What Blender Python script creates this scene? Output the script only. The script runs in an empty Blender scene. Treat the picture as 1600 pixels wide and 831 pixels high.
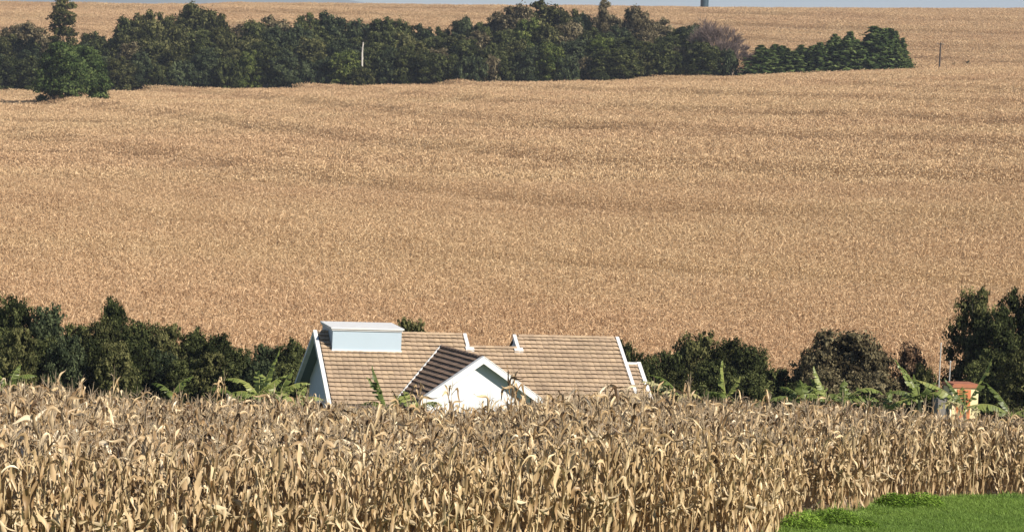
import bpy, math, random
import numpy as np
from mathutils import Vector, Matrix, Euler

SC = bpy.context.scene
COL = SC.collection
R = math.radians

# ------------------------------------------------------------------ camera
FPX = 4400.0                      # focal length in pixels of a 1600 px wide frame
ROLL = R(2.5)
PITCH = math.atan((415.5 - 131.0) / FPX)
cd = bpy.data.cameras.new('camera')
cd.sensor_fit = 'HORIZONTAL'; cd.sensor_width = 36.0
cd.lens = FPX / 1600.0 * 36.0
cd.clip_start = 0.5; cd.clip_end = 30000.0
cam = bpy.data.objects.new('camera', cd); COL.objects.link(cam)
c_f = Vector((0, math.cos(PITCH), -math.sin(PITCH)))
c_up = Vector((0, math.sin(PITCH), math.cos(PITCH)))
c_x = Vector((1, 0, 0))
c_r = c_x * math.cos(ROLL) + c_up * math.sin(ROLL)
c_u = -c_x * math.sin(ROLL) + c_up * math.cos(ROLL)
m = Matrix.Identity(4)
for i in range(3):
    m[i][0] = c_r[i]; m[i][1] = c_u[i]; m[i][2] = -c_f[i]
cam.matrix_world = m
SC.camera = cam

# ------------------------------------------------------------------ sky and sun
SUN_AZ = R(128.0)                 # clockwise from +Y (straight ahead)
SUN_EL = R(34.0)
w = bpy.data.worlds.new('World'); SC.world = w; w.use_nodes = True
nt = w.node_tree
sky = nt.nodes.new('ShaderNodeTexSky'); sky.sky_type = 'NISHITA'
sky.sun_disc = False; sky.sun_elevation = SUN_EL; sky.sun_rotation = SUN_AZ
sky.altitude = 1500.0; sky.air_density = 1.1; sky.dust_density = 0.15; sky.ozone_density = 4.0
nt.nodes['Background'].inputs['Strength'].default_value = 0.052
nt.links.new(sky.outputs[0], nt.nodes['Background'].inputs['Color'])
sl = bpy.data.lights.new('sun', 'SUN'); sl.energy = 4.6; sl.angle = R(0.53); sl.color = (1.0, 0.93, 0.83)
so = bpy.data.objects.new('sun', sl); COL.objects.link(so)
sdir = Vector((math.sin(SUN_AZ) * math.cos(SUN_EL), math.cos(SUN_AZ) * math.cos(SUN_EL), math.sin(SUN_EL)))
so.rotation_euler = sdir.to_track_quat('Z', 'Y').to_euler()
so.location = (60, -40, 60)
SC.view_settings.view_transform = 'Standard'; SC.view_settings.look = 'None'
SC.view_settings.gamma = 1.0; SC.view_settings.use_curve_mapping = False
SC.view_settings.exposure = 0.80
SC.render.engine = 'CYCLES'
SC.cycles.max_bounces = 6; SC.cycles.diffuse_bounces = 3; SC.cycles.transmission_bounces = 3
SC.cycles.volume_bounces = 0; SC.cycles.transparent_max_bounces = 4
SC.cycles.use_denoising = True

# ------------------------------------------------------------------ pixel helpers (photo 1600 x 831)
def ray(px, py):
    px = float(px); py = float(py)
    a = (px - 800) / FPX; b = (py - 415.5) / FPX
    a2 = a * math.cos(ROLL) + b * math.sin(ROLL); b2 = -a * math.sin(ROLL) + b * math.cos(ROLL)
    d = c_f + a2 * c_x - b2 * c_up
    return d / d.y
def at(px, py, Y): return ray(px, py) * Y

# ------------------------------------------------------------------ terrain
def pchip(xs, ys):
    xs = np.array(xs, float); ys = np.array(ys, float)
    h = np.diff(xs); d = np.diff(ys) / h
    mm = np.zeros(len(xs)); mm[0] = d[0]; mm[-1] = d[-1]
    for i in range(1, len(xs) - 1):
        if d[i - 1] * d[i] > 0:
            w1 = 2 * h[i] + h[i - 1]; w2 = h[i] + 2 * h[i - 1]
            mm[i] = (w1 + w2) / (w1 / d[i - 1] + w2 / d[i])
    def f(x):
        x = np.clip(np.asarray(x, float), xs[0], xs[-1])
        i = np.clip(np.searchsorted(xs, x) - 1, 0, len(xs) - 2)
        t = (x - xs[i]) / h[i]
        return ((1 + 2 * t) * (1 - t) ** 2 * ys[i] + t * (1 - t) ** 2 * h[i] * mm[i]
                + t * t * (3 - 2 * t) * ys[i + 1] + t * t * (t - 1) * h[i] * mm[i + 1])
    return f
g_base = pchip([-300, -60, 0, 20, 40, 50, 66, 76, 106, 137, 160, 176, 250, 400, 550, 680, 850, 1000, 1150, 1215, 1400, 2000, 3500, 9000],
               [4, 0.5, -1.7, -5.2, -7.9, -8.9, -10.2, -11.0, -14.7, -18.0, -18.7, -18.1, -14.2, -8.5, -3.9, -1.0, 10.6, 21.6, 29.4, 30.6, 25.5, -5, -40, -60])
g_tilt = pchip([-300, 170, 250, 400, 680, 1150, 2000, 9000], [0, 0, 5, 21, 46, 45, 20, 0])
TERR = ((-14.6, 0.35, 0.30), (-12.0, 0.45, 0.28), (-9.6, 0.5, 0.26), (-6.9, 0.55, 0.26), (-4.6, 0.5, 0.24), (-1.9, 0.5, 0.2),
        (0.9, 0.4, 0.2), (9.5, 0.7, 0.5), (14.5, 0.9, 0.6), (20.5, 0.9, 0.6), (26.5, 0.8, 0.6))
def contour(x, y):
    t = np.clip(x / np.maximum(y, 150.0), -0.45, 0.45)
    return g_base(y) + g_tilt(y) * t + 0.45 * np.sin(x * 0.021 + y * 0.004) + 0.25 * np.sin(x * 0.051 + 1.3)
def gz(x, y):
    x = np.asarray(x, float); y = np.asarray(y, float)
    t = np.clip(x / np.maximum(y, 150.0), -0.45, 0.45)
    z = g_base(y) + g_tilt(y) * t
    z = z - 0.5 * np.clip((-x - 2) / 14, 0, 1.5) * np.clip((y - 60) / 40, 0, 1) * np.clip((150 - y) / 40, 0, 1)
    z = z + 0.62 * (np.clip((x - 0.5) / 9, 0, 1.0) - .45 * np.clip((x - 10) / 6, 0, 1.3)) * np.clip((y - 62) / 36, 0, 1) * np.clip((150 - y) / 40, 0, 1)
    # contour terraces of the far field
    far = np.clip((y - 185) / 60, 0, 1) * np.clip((1400 - y) / 150, 0, 1)
    ph = z + 0.45 * np.sin(x * 0.021 + y * 0.004) + 0.25 * np.sin(x * 0.051 + 1.3)
    for z0, hh, ww in TERR:
        z = z + far * hh * 1.8 * np.exp(-((ph - z0) / ww) ** 2)
    z = z + 0.10 * np.sin(x * 0.11 + 0.4) * np.sin(y * 0.09) + far * 0.35 * np.sin(x * 0.031 + y * 0.017)
    return z
def gzf(x, y): return float(gz(x, y))
def hit(px, py, lift=0.0, y0=20.0, y1=1300.0):
    d = ray(px, py); prev = y0
    for Y in np.geomspace(y0, y1, 900):
        p = d * float(Y)
        if p.z <= gzf(p.x, p.y) + lift:
            a, b = prev, float(Y)
            for _ in range(25):
                c = 0.5 * (a + b); q = d * c
                if q.z <= gzf(q.x, q.y) + lift: b = c
                else: a = c
            q = d * b; return Vector((q.x, q.y, gzf(q.x, q.y)))
        prev = float(Y)
    p = d * y1; return Vector((p.x, p.y, gzf(p.x, p.y)))

# ------------------------------------------------------------------ helpers
def tag(o, label=None, cat=None, group=None, kind=None):
    if label: o['label'] = label
    if cat: o['category'] = cat
    if group: o['group'] = group
    if kind: o['kind'] = kind
    return o
def empty(name, loc, rz=0.0):
    o = bpy.data.objects.new(name, None); COL.objects.link(o)
    o.location = loc; o.rotation_euler = (0, 0, rz); o.empty_display_size = 0.3
    return o
def np_mesh(name, V, Q, mat=None, tint=None, smooth=False):
    V = np.asarray(V, np.float32); Q = np.asarray(Q, np.int32)
    me = bpy.data.meshes.new(name)
    k = Q.shape[1]
    me.vertices.add(len(V)); me.vertices.foreach_set('co', V.ravel())
    me.loops.add(Q.size); me.loops.foreach_set('vertex_index', Q.ravel())
    me.polygons.add(len(Q)); me.polygons.foreach_set('loop_start', np.arange(0, Q.size, k, dtype=np.int32))
    if smooth: me.polygons.foreach_set('use_smooth', np.ones(len(Q), bool))
    me.update(calc_edges=True)
    if tint is not None:
        a = me.attributes.new('tint', 'FLOAT', 'POINT'); a.data.foreach_set('value', np.asarray(tint, np.float32))
    if mat: me.materials.append(mat)
    return me
def link(name, me, parent=None, loc=None, rot=None, scl=None):
    o = bpy.data.objects.new(name, me); COL.objects.link(o)
    if parent: o.parent = parent
    if loc is not None: o.location = loc
    if rot is not None: o.rotation_euler = rot
    if scl is not None: o.scale = scl
    return o
class MB:
    def __init__(s): s.v = []; s.f = []; s.t = []
    def add(s, vs, fs, tint=0.5):
        b = len(s.v); s.v += [tuple(v) for v in vs]; s.f += [tuple(b + i for i in f) for f in fs]; s.t += [tint] * len(vs)
    def box(s, o, ex, ey, ez, tint=0.5):
        o = Vector(o); ex = Vector(ex); ey = Vector(ey); ez = Vector(ez)
        p = [o, o + ex, o + ex + ey, o + ey]; p += [q + ez for q in p]
        s.add(p, [(0, 3, 2, 1), (4, 5, 6, 7), (0, 1, 5, 4), (1, 2, 6, 5), (2, 3, 7, 6), (3, 0, 4, 7)], tint)
    def prism(s, pts, ext, tint=0.5):
        n = len(pts); ext = Vector(ext); p = [Vector(q) for q in pts]; p += [q + ext for q in p]
        s.add(p, [tuple(range(n - 1, -1, -1)), tuple(range(n, 2 * n))] + [(i, (i + 1) % n, n + (i + 1) % n, n + i) for i in range(n)], tint)
    def tube(s, pts, rads, n=6, tint=0.5):
        pts = [Vector(p) for p in pts]; rings = []
        for i, p in enumerate(pts):
            d = (pts[min(i + 1, len(pts) - 1)] - pts[max(i - 1, 0)]).normalized()
            a = d.orthogonal().normalized() if abs(d.z) > 0.98 else d.cross(Vector((0, 0, 1))).normalized()
            b = d.cross(a)
            rings += [p + (a * math.cos(2 * math.pi * j / n) + b * math.sin(2 * math.pi * j / n)) * rads[i] for j in range(n)]
        fs = []
        for i in range(len(pts) - 1):
            for j in range(n):
                fs.append((i * n + j, i * n + (j + 1) % n, (i + 1) * n + (j + 1) % n, (i + 1) * n + j))
        fs.append(tuple(range(n - 1, -1, -1))); fs.append(tuple((len(pts) - 1) * n + j for j in range(n)))
        s.add(rings, fs, tint)
    def mesh(s, name, mat=None, smooth=False):
        me = bpy.data.meshes.new(name); me.from_pydata(s.v, [], s.f); me.update()
        a = me.attributes.new('tint', 'FLOAT', 'POINT'); a.data.foreach_set('value', np.asarray(s.t, np.float32))
        if smooth: me.polygons.foreach_set('use_smooth', np.ones(len(me.polygons), bool))
        if mat: me.materials.append(mat)
        return me
    def build(s, name, mat, parent=None, smooth=False): return link(name, s.mesh(name, mat, smooth), parent)

# ------------------------------------------------------------------ materials
def new_mat(name):
    mt = bpy.data.materials.new(name); mt.use_nodes = True; mt.node_tree.nodes.clear()
    return mt, mt.node_tree
def nd(t, kind, **kw):
    n = t.nodes.new(kind)
    for k, v in kw.items(): setattr(n, k, v)
    return n
def ramp(t, stops):
    r = nd(t, 'ShaderNodeValToRGB'); e = r.color_ramp.elements
    while len(e) > 1: e.remove(e[-1])
    e[0].position = stops[0][0]; e[0].color = (*stops[0][1], 1)
    for p, c in stops[1:]:
        q = e.new(p); q.color = (*c, 1)
    return r
def math_n(t, op, a=None, b=None, clamp=False):
    n = nd(t, 'ShaderNodeMath', operation=op); n.use_clamp = clamp
    for i, v in enumerate((a, b)):
        if v is None: continue
        if isinstance(v, (int, float)): n.inputs[i].default_value = v
        else: t.links.new(v, n.inputs[i])
    return n.outputs[0]
def noise(t, scale, detail=3, vec=None, rough=0.55):
    n = nd(t, 'ShaderNodeTexNoise'); n.inputs['Scale'].default_value = scale; n.inputs['Detail'].default_value = detail
    n.inputs['Roughness'].default_value = rough
    if vec is not None: t.links.new(vec, n.inputs['Vector'])
    return n.outputs['Fac']
def mix_col(t, fac, a, b, mode='MIX'):
    n = nd(t, 'ShaderNodeMix', data_type='RGBA', blend_type=mode)
    for i, v in ((0, fac), (6, a), (7, b)):
        if isinstance(v, (int, float)): n.inputs[i].default_value = v
        elif isinstance(v, tuple): n.inputs[i].default_value = (*v, 1)
        else: t.links.new(v, n.inputs[i])
    return n.outputs[2]
def leaf_mat(name, stops, trans=0.25, rnd=0.55, big=None, gloss=0.0, spread=0.6):
    """thin blade: diffuse front with light passing through; colour by piece and by plant"""
    mt, t = new_mat(name)
    at_ = nd(t, 'ShaderNodeAttribute', attribute_name='tint')
    oi = nd(t, 'ShaderNodeObjectInfo'); geo = nd(t, 'ShaderNodeNewGeometry')
    v = math_n(t, 'MULTIPLY', math_n(t, 'SUBTRACT', oi.outputs['Random'], 0.5), rnd)
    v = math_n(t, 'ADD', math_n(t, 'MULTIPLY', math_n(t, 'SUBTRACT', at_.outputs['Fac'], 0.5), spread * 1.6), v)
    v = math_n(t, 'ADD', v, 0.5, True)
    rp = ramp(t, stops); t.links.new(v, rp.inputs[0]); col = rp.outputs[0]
    if big:
        s1, ca, cb, amt = big
        vm = nd(t, 'ShaderNodeVectorMath', operation='MULTIPLY'); vm.inputs[1].default_value = (.45, 1.0, 1.0); t.links.new(geo.outputs['Position'], vm.inputs[0])
        nz = noise(t, s1, 4, vm.outputs[0])
        f = nd(t, 'ShaderNodeMapRange'); f.inputs[1].default_value = 0.35; f.inputs[2].default_value = 0.65
        t.links.new(nz, f.inputs[0])
        tintc = mix_col(t, f.outputs[0], ca, cb)
        col = mix_col(t, amt, col, tintc, 'MULTIPLY')
    df = nd(t, 'ShaderNodeBsdfDiffuse'); t.links.new(col, df.inputs[0])
    tr = nd(t, 'ShaderNodeBsdfTranslucent'); t.links.new(col, tr.inputs[0])
    mx = nd(t, 'ShaderNodeMixShader'); mx.inputs[0].default_value = trans
    t.links.new(df.outputs[0], mx.inputs[1]); t.links.new(tr.outputs[0], mx.inputs[2]); sh = mx.outputs[0]
    if gloss > 0:
        gl = nd(t, 'ShaderNodeBsdfGlossy'); gl.inputs['Roughness'].default_value = 0.42; gl.inputs[0].default_value = (0.9, 0.9, 0.85, 1)
        m2 = nd(t, 'ShaderNodeMixShader'); m2.inputs[0].default_value = gloss
        t.links.new(sh, m2.inputs[1]); t.links.new(gl.outputs[0], m2.inputs[2]); sh = m2.outputs[0]
    out = nd(t, 'ShaderNodeOutputMaterial'); t.links.new(sh, out.inputs[0])
    return mt
def plain(name, col, rough=0.7, var=0.15, scale=3.0, bump=0.0, tint=None, metal=0.0):
    mt, t = new_mat(name)
    b = nd(t, 'ShaderNodeBsdfPrincipled'); b.inputs['Roughness'].default_value = rough; b.inputs['Metallic'].default_value = metal
    tc = nd(t, 'ShaderNodeTexCoord')
    nz = noise(t, scale, 5, tc.outputs['Object'], 0.65)
    c = mix_col(t, nz, tuple(x * (1 - var) for x in col), tuple(min(1, x * (1 + var)) for x in col))
    if tint:
        a = nd(t, 'ShaderNodeAttribute', attribute_name='tint'); rp = ramp(t, tint); t.links.new(a.outputs['Fac'], rp.inputs[0])
        c = mix_col(t, 1.0, c, rp.outputs[0], 'MULTIPLY')
    t.links.new(c, b.inputs['Base Color'])
    if bump:
        bp = nd(t, 'ShaderNodeBump'); bp.inputs['Strength'].default_value = bump; bp.inputs['Distance'].default_value = 0.02
        t.links.new(noise(t, scale * 6, 4, tc.outputs['Object']), bp.inputs['Height']); t.links.new(bp.outputs[0], b.inputs['Normal'])
    out = nd(t, 'ShaderNodeOutputMaterial'); t.links.new(b.outputs[0], out.inputs[0])
    return mt

M = {}
CORN = [(0.0, (0.10, 0.06, 0.03)), (0.2, (0.27, 0.175, 0.085)), (0.5, (0.48, 0.345, 0.187)), (0.78, (0.63, 0.49, 0.29)), (1.0, (0.77, 0.66, 0.46))]
M['corn'] = leaf_mat('dry_corn_leaf', CORN, 0.06, 0.6, (0.11, (0.90, 0.88, 0.90), (1.0, 0.98, 0.90), 0.8), 0.03)
M['cornstalk'] = leaf_mat('dry_corn_stalk', [(0, (0.30, 0.21, 0.11)), (0.5, (0.48, 0.36, 0.19)), (1, (0.60, 0.49, 0.30))], 0.0, 0.6)
M['tassel'] = leaf_mat('dry_corn_tassel', [(0, (0.30, 0.22, 0.14)), (0.5, (0.44, 0.34, 0.22)), (1, (0.56, 0.45, 0.31))], 0.1, 0.6)
M['husk'] = leaf_mat('dry_corn_husk', [(0, (0.42, 0.32, 0.18)), (0.5, (0.54, 0.42, 0.25)), (1, (0.64, 0.53, 0.35))], 0.15, 0.5)
FCORN = [(0.0, (0.44, 0.295, 0.17)), (0.25, (0.58, 0.405, 0.245)), (0.5, (0.66, 0.485, 0.297)), (0.78, (0.71, 0.54, 0.342)), (1.0, (0.75, 0.59, 0.395))]
M['farcorn'] = leaf_mat('far_dry_corn', FCORN, 0.2, 0.25, (0.03, (0.96, 0.90, 0.86), (1.0, 0.985, 0.93), 1.0), 0.0, .4)
GREENS = {
    'dark':  [(0, (0.018, 0.023, 0.009)), (0.5, (0.058, 0.067, 0.026)), (1, (0.146, 0.156, 0.056))],
    'olive': [(0, (0.022, 0.025, 0.010)), (0.5, (0.081, 0.084, 0.032)), (1, (0.191, 0.180, 0.072))],
    'brown': [(0, (0.038, 0.030, 0.017)), (0.5, (0.137, 0.113, 0.060)), (1, (0.267, 0.222, 0.129))],
    'blue':  [(0, (0.015, 0.022, 0.012)), (0.5, (0.048, 0.061, 0.031)), (1, (0.112, 0.132, 0.063))],
    'fresh': [(0, (0.030, 0.043, 0.011)), (0.5, (0.091, 0.115, 0.032)), (1, (0.191, 0.216, 0.062))],
    'pine':  [(0, (0.020, 0.034, 0.011)), (0.5, (0.066, 0.096, 0.031)), (1, (0.159, 0.198, 0.065))],
    'rust':  [(0, (0.076, 0.042, 0.025)), (0.5, (0.203, 0.126, 0.073)), (1, (0.343, 0.228, 0.140))],
}
for k, s in GREENS.items(): M[k] = leaf_mat('foliage_' + k, s, 0.2, 0.4, None, 0.0, .85)
M['banana'] = leaf_mat('banana_leaf', [(0, (0.05, 0.074, 0.018)), (0.45, (0.12, 0.155, 0.036)), (0.8, (0.23, 0.27, 0.07)), (1, (0.38, 0.38, 0.12))], 0.35, 0.3, None, 0.025)
M['bananadry'] = leaf_mat('dry_banana_leaf', [(0, (0.25, 0.19, 0.09)), (0.5, (0.42, 0.35, 0.16)), (1, (0.5, 0.46, 0.24))], 0.3, 0.3)
M['bananastem'] = plain('banana_stem', (0.22, 0.22, 0.10), 0.6, 0.4, 6)
M['grass'] = leaf_mat('green_grass_blade', [(0, (0.10, 0.165, 0.028)), (0.5, (0.185, 0.28, 0.055)), (1, (0.30, 0.41, 0.115))], 0.3, 0.5, (0.5, (0.85, 0.9, 0.9), (1.0, 1.0, 0.95), 1.0))
M['weed'] = leaf_mat('leafy_weed', [(0, (0.09, 0.16, 0.02)), (0.5, (0.21, 0.33, 0.05)), (1, (0.34, 0.47, 0.09))], 0.3, 0.4)
M['bark'] = plain('bark', (0.10, 0.08, 0.06), 0.9, 0.4, 4)
M['palebark'] = plain('pale_bark', (0.50, 0.46, 0.40), 0.85, 0.25, 3)
M['pinkbark'] = plain('bare_twig_bark', (0.14, 0.10, 0.085), 0.9, 0.3, 2)
M['white'] = plain('white_paint', (0.68, 0.67, 0.64), 0.6, 0.2, 2.2)
M['wallwhite'] = plain('white_plaster', (0.66, 0.67, 0.67), 0.8, 0.12, 1.1, 0.1)
M['boxwhite'] = plain('pale_blue_painted_metal', (0.41, 0.495, 0.55), 0.45, 0.05, 0.7)
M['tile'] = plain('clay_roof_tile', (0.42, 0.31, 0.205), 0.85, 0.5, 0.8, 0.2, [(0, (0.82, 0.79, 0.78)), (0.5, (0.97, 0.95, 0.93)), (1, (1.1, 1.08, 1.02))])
M['tileshade'] = plain('shaded_brown_roof_tile', (0.20, 0.135, 0.092), 0.9, 0.3, 1.3, 0.2, [(0, (0.7, 0.68, 0.68)), (0.5, (0.95, 0.95, 0.95)), (1, (1.15, 1.1, 1.1))])  # browner tile; the left wing slope's shade is partly painted into this colour
M['deck'] = plain('roof_deck', (0.10, 0.075, 0.06), 0.9, 0.2)
M['soffit'] = plain('green_grey_soffit', (0.16, 0.21, 0.20), 0.8, 0.1)
M['glass'] = plain('dark_window_glass', (0.03, 0.035, 0.05), 0.12, 0.1)
M['bluedoor'] = plain('blue_painted_door', (0.06, 0.08, 0.16), 0.5, 0.1)
M['tank'] = plain('blue_grey_tank', (0.022, 0.05, 0.07), 0.5, 0.12)
M['wood'] = plain('weathered_pole_wood', (0.07, 0.05, 0.038), 0.9, 0.25, 4)
M['metal'] = plain('galvanised_post', (0.42, 0.40, 0.37), 0.55, 0.15)
M['redroof'] = plain('red_painted_roof', (0.33, 0.12, 0.055), 0.7, 0.2, 3)
M['orange'] = plain('rust_orange_panel', (0.52, 0.17, 0.06), 0.75, 0.3, 2)
M['cream'] = plain('cream_plaster', (0.74, 0.62, 0.34), 0.85, 0.1, 2)
M['grey'] = plain('grey_render', (0.17, 0.155, 0.14), 0.9, 0.15, 2)
M['farhill'] = plain('wooded_far_hill', (0.05, 0.075, 0.05), 1.0, 0.3, 0.004)

def ground_mat():
    mt, t = new_mat('soil_and_straw')
    b = nd(t, 'ShaderNodeBsdfPrincipled'); b.inputs['Roughness'].default_value = 0.95
    geo = nd(t, 'ShaderNodeNewGeometry'); P = geo.outputs['Position']
    n1 = noise(t, 1.7, 6, P, 0.7); n2 = noise(t, 0.05, 3, P)
    soil = mix_col(t, n1, (0.13, 0.085, 0.05), (0.34, 0.25, 0.15))
    soil = mix_col(t, math_n(t, 'MULTIPLY', n2, 0.4), soil, (0.40, 0.29, 0.17))
    sep = nd(t, 'ShaderNodeSeparateXYZ'); t.links.new(P, sep.inputs[0])
    g = mix_col(t, n1, (0.035, 0.065, 0.015), (0.10, 0.14, 0.04))
    a = math_n(t, 'GREATER_THAN', sep.outputs[1], 108.5); bb = math_n(t, 'LESS_THAN', sep.outputs[1], 163.0)
    far = math_n(t, 'GREATER_THAN', sep.outputs[1], 1600.0)
    f = math_n(t, 'MAXIMUM', math_n(t, 'MULTIPLY', a, bb), far)
    c = mix_col(t, f, soil, g)
    t.links.new(c, b.inputs['Base Color'])
    out = nd(t, 'ShaderNodeOutputMaterial'); t.links.new(b.outputs[0], out.inputs[0])
    return mt
M['ground'] = ground_mat()
M['lawn'] = plain('lawn_soil_and_thatch', (0.09, 0.14, 0.032), 0.95, 0.4, 2.5)

# ================================================================== SETTING
def build_ground():
    ys = np.concatenate([np.linspace(-280, 0, 12), np.linspace(8, 180, 60), np.arange(183, 700, 2.2), np.arange(703, 1260, 3.5),
                         np.linspace(1270, 2000, 26), np.linspace(2100, 16500, 30)])
    xs = np.concatenate([-np.geomspace(13000, 340, 14), np.linspace(-320, 320, 110), np.geomspace(340, 13000, 14)])
    X, Y = np.meshgrid(xs, ys); Z = gz(X, Y)
    V = np.stack([X, Y, Z], -1).reshape(-1, 3); nx = len(xs)
    i, j = np.meshgrid(np.arange(len(ys) - 1), np.arange(nx - 1), indexing='ij'); a = (i * nx + j).ravel()
    Q = np.stack([a, a + 1, a + nx + 1, a + nx], -1)
    o = link('ground', np_mesh('ground', V, Q, M['ground'], smooth=True))
    tag(o, 'soil under the cornfields and the valley floor round the house', 'ground', kind='structure')
build_ground()

def build_far_hill():
    # long wooded ridge far beyond the crest
    Y0 = 14000.0
    xs = np.linspace(-12000, 12000, 200); rows = np.linspace(-1, 1, 24)
    X, Rw = np.meshgrid(xs, rows); X = X / 2.333
    prof = (150 + 80 * np.exp(-((X + 700) / 330) ** 2) * 0.9 + 60 * np.exp(-((X + 1600) / 500) ** 2) * 0.2
            + 10 * np.sin(X * 0.004) - 30 * np.clip((X + 200) / 800, 0, 1.5) - 30 * np.clip((-900 - X) / 250, 0, 1.2))
    prof = prof + 5 * np.sin(X * 0.021 + Rw * 3)
    Z = -60 + (prof * 2.333 + 60) * np.exp(-(Rw * 1.9) ** 2); X = X * 2.333
    V = np.stack([X, Y0 + Rw * 1500, Z], -1).reshape(-1, 3); nx = len(xs)
    i, j = np.meshgrid(np.arange(len(rows) - 1), np.arange(nx - 1), indexing='ij'); a = (i * nx + j).ravel()
    o = link('far_hills', np_mesh('far_hills', V, np.stack([a, a + 1, a + nx + 1, a + nx], -1), M['farhill'], smooth=True))
    tag(o, 'hazy blue hills far behind the crest of the upper field', 'hills', kind='structure')
build_far_hill()

# ================================================================== CORN
rng = np.random.default_rng(7)
def leaf_arrays(r, length, w0, e0, e1, brk, seg=9, across=2, fold=0.3, twist=0.0, curl=0.0, kink=0.0, wob=0.12):
    """a corn blade leaving the stalk at the origin along +x; returns V, Q"""
    s = np.linspace(0, 1, seg + 1)
    sm = np.clip((s - brk * kink) / (brk * (1 - kink)), 0, 1); sm = sm * sm * (3 - 2 * sm)
    el = e0 + (e1 - e0) * sm + wob * np.sin(s * 9 + r.uniform(0, 6)) * s
    az = curl * s ** 1.5 + 0.1 * np.sin(s * 7 + r.uniform(0, 6)) * s
    dl = length / seg
    T = np.stack([np.cos(el) * np.cos(az), np.cos(el) * np.sin(az), np.sin(el)], -1)
    C = np.zeros((seg + 1, 3)); C[1:] = np.cumsum(0.5 * (T[1:] + T[:-1]) * dl, 0)
    side = np.stack([-np.sin(az), np.cos(az), 0 * az], -1); nrm = np.cross(T, side)
    tw = twist * s ** 1.3 + 0.25 * np.sin(s * 8 + r.uniform(0, 6)) * s
    S = side * np.cos(tw)[:, None] + nrm * np.sin(tw)[:, None]; N = np.cross(T, S)
    wd = w0 * (0.55 + 0.45 * np.sin(np.clip(s * 1.6, 0, 1) * math.pi / 2 * 1.0)) * np.sqrt(np.clip(1 - s ** 2.6, 0.004, 1))
    wd = wd * (1 + 0.25 * np.sin(s * 17 + r.uniform(0, 6)))
    h = (wd / 2)[:, None]
    if across == 2:
        V = np.stack([C - S * h, C - N * h * fold * 2, C + S * h], 1).reshape(-1, 3); k = 3
    else:
        V = np.stack([C - S * h, C + S * h], 1).reshape(-1, 3); k = 2
    Q = []
    for i in range(seg):
        for j in range(k - 1):
            a = i * k + j; Q.append((a, a + 1, a + k + 1, a + k))
    return V, np.array(Q)
class Arr:
    """plain arrays of a mesh with per-vertex tint and per-face material slot"""
    def __init__(s): s.V = []; s.Q = []; s.T = []; s.M = []; s.n = 0
    def add(s, V, Q, tint, mslot=0):
        V = np.asarray(V); Q = np.asarray(Q)
        s.V.append(V); s.Q.append(Q + s.n); s.T.append(np.full(len(V), tint) if np.isscalar(tint) else tint); s.M.append(np.full(len(Q), mslot)); s.n += len(V)
    def mesh(s, name, mats):
        me = np_mesh(name, np.concatenate(s.V), np.concatenate(s.Q), None, np.concatenate(s.T))
        for q in mats: me.materials.append(q)
        me.polygons.foreach_set('material_index', np.concatenate(s.M).astype(np.int32)); return me
    def cat(s): return np.concatenate(s.V), np.concatenate(s.Q), np.concatenate(s.T)
def tube_arr(P, rad, n):
    P = np.asarray(P, float); rad = np.asarray(rad, float)
    D = np.gradient(P, axis=0); D /= np.linalg.norm(D, axis=1)[:, None] + 1e-9
    ref = np.where(np.abs(D[:, 2:3]) > 0.9, np.array([[1., 0, 0]]), np.array([[0, 0, 1.]]))
    A = np.cross(D, ref); A /= np.linalg.norm(A, axis=1)[:, None]; B = np.cross(D, A)
    th = np.arange(n) * 2 * math.pi / n
    V = (P[:, None] + rad[:, None, None] * (A[:, None] * np.cos(th)[None, :, None] + B[:, None] * np.sin(th)[None, :, None])).reshape(-1, 3)
    Q = [(i * n + j, i * n + (j + 1) % n, (i + 1) * n + (j + 1) % n, (i + 1) * n + j) for i in range(len(P) - 1) for j in range(n)]
    return V, np.array(Q)
def rot_z(V, a): c, s = math.cos(a), math.sin(a); return V @ np.array([[c, s, 0], [-s, c, 0], [0, 0, 1]])
def rot_y(V, a): c, s = math.cos(a), math.sin(a); return V @ np.array([[c, 0, -s], [0, 1, 0], [s, 0, c]])

# part libraries, shared by every plant
LEAF = []
for i in range(26):
    r = np.random.default_rng(100 + i)
    if i < 8:     # still upright blades near the top
        LEAF.append(leaf_arrays(r, r.uniform(.38, .62), r.uniform(.042, .075), R(r.uniform(58, 88)), R(r.uniform(-88, 60)), r.uniform(.45, .85), twist=r.uniform(-4, 4), curl=r.uniform(-1, 1), wob=.5, kink=r.uniform(.4, .85), seg=10))
    elif i < 17:  # snapped over and hanging
        LEAF.append(leaf_arrays(r, r.uniform(.65, .95), r.uniform(.055, .10), R(r.uniform(40, 74)), R(r.uniform(-96, -72)), r.uniform(.28, .5), twist=r.uniform(-5, 5), curl=r.uniform(-1, 1), kink=r.uniform(.55, .9), wob=.6, seg=13))
    else:         # collapsed along the stalk
        LEAF.append(leaf_arrays(r, r.uniform(.5, .85), r.uniform(.06, .11), R(r.uniform(10, 60)), R(r.uniform(-98, -80)), r.uniform(.15, .32), twist=r.uniform(-5, 5), curl=r.uniform(-1.2, 1.2), fold=.35, kink=.6, wob=.6, seg=12))
EAR = []
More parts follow.
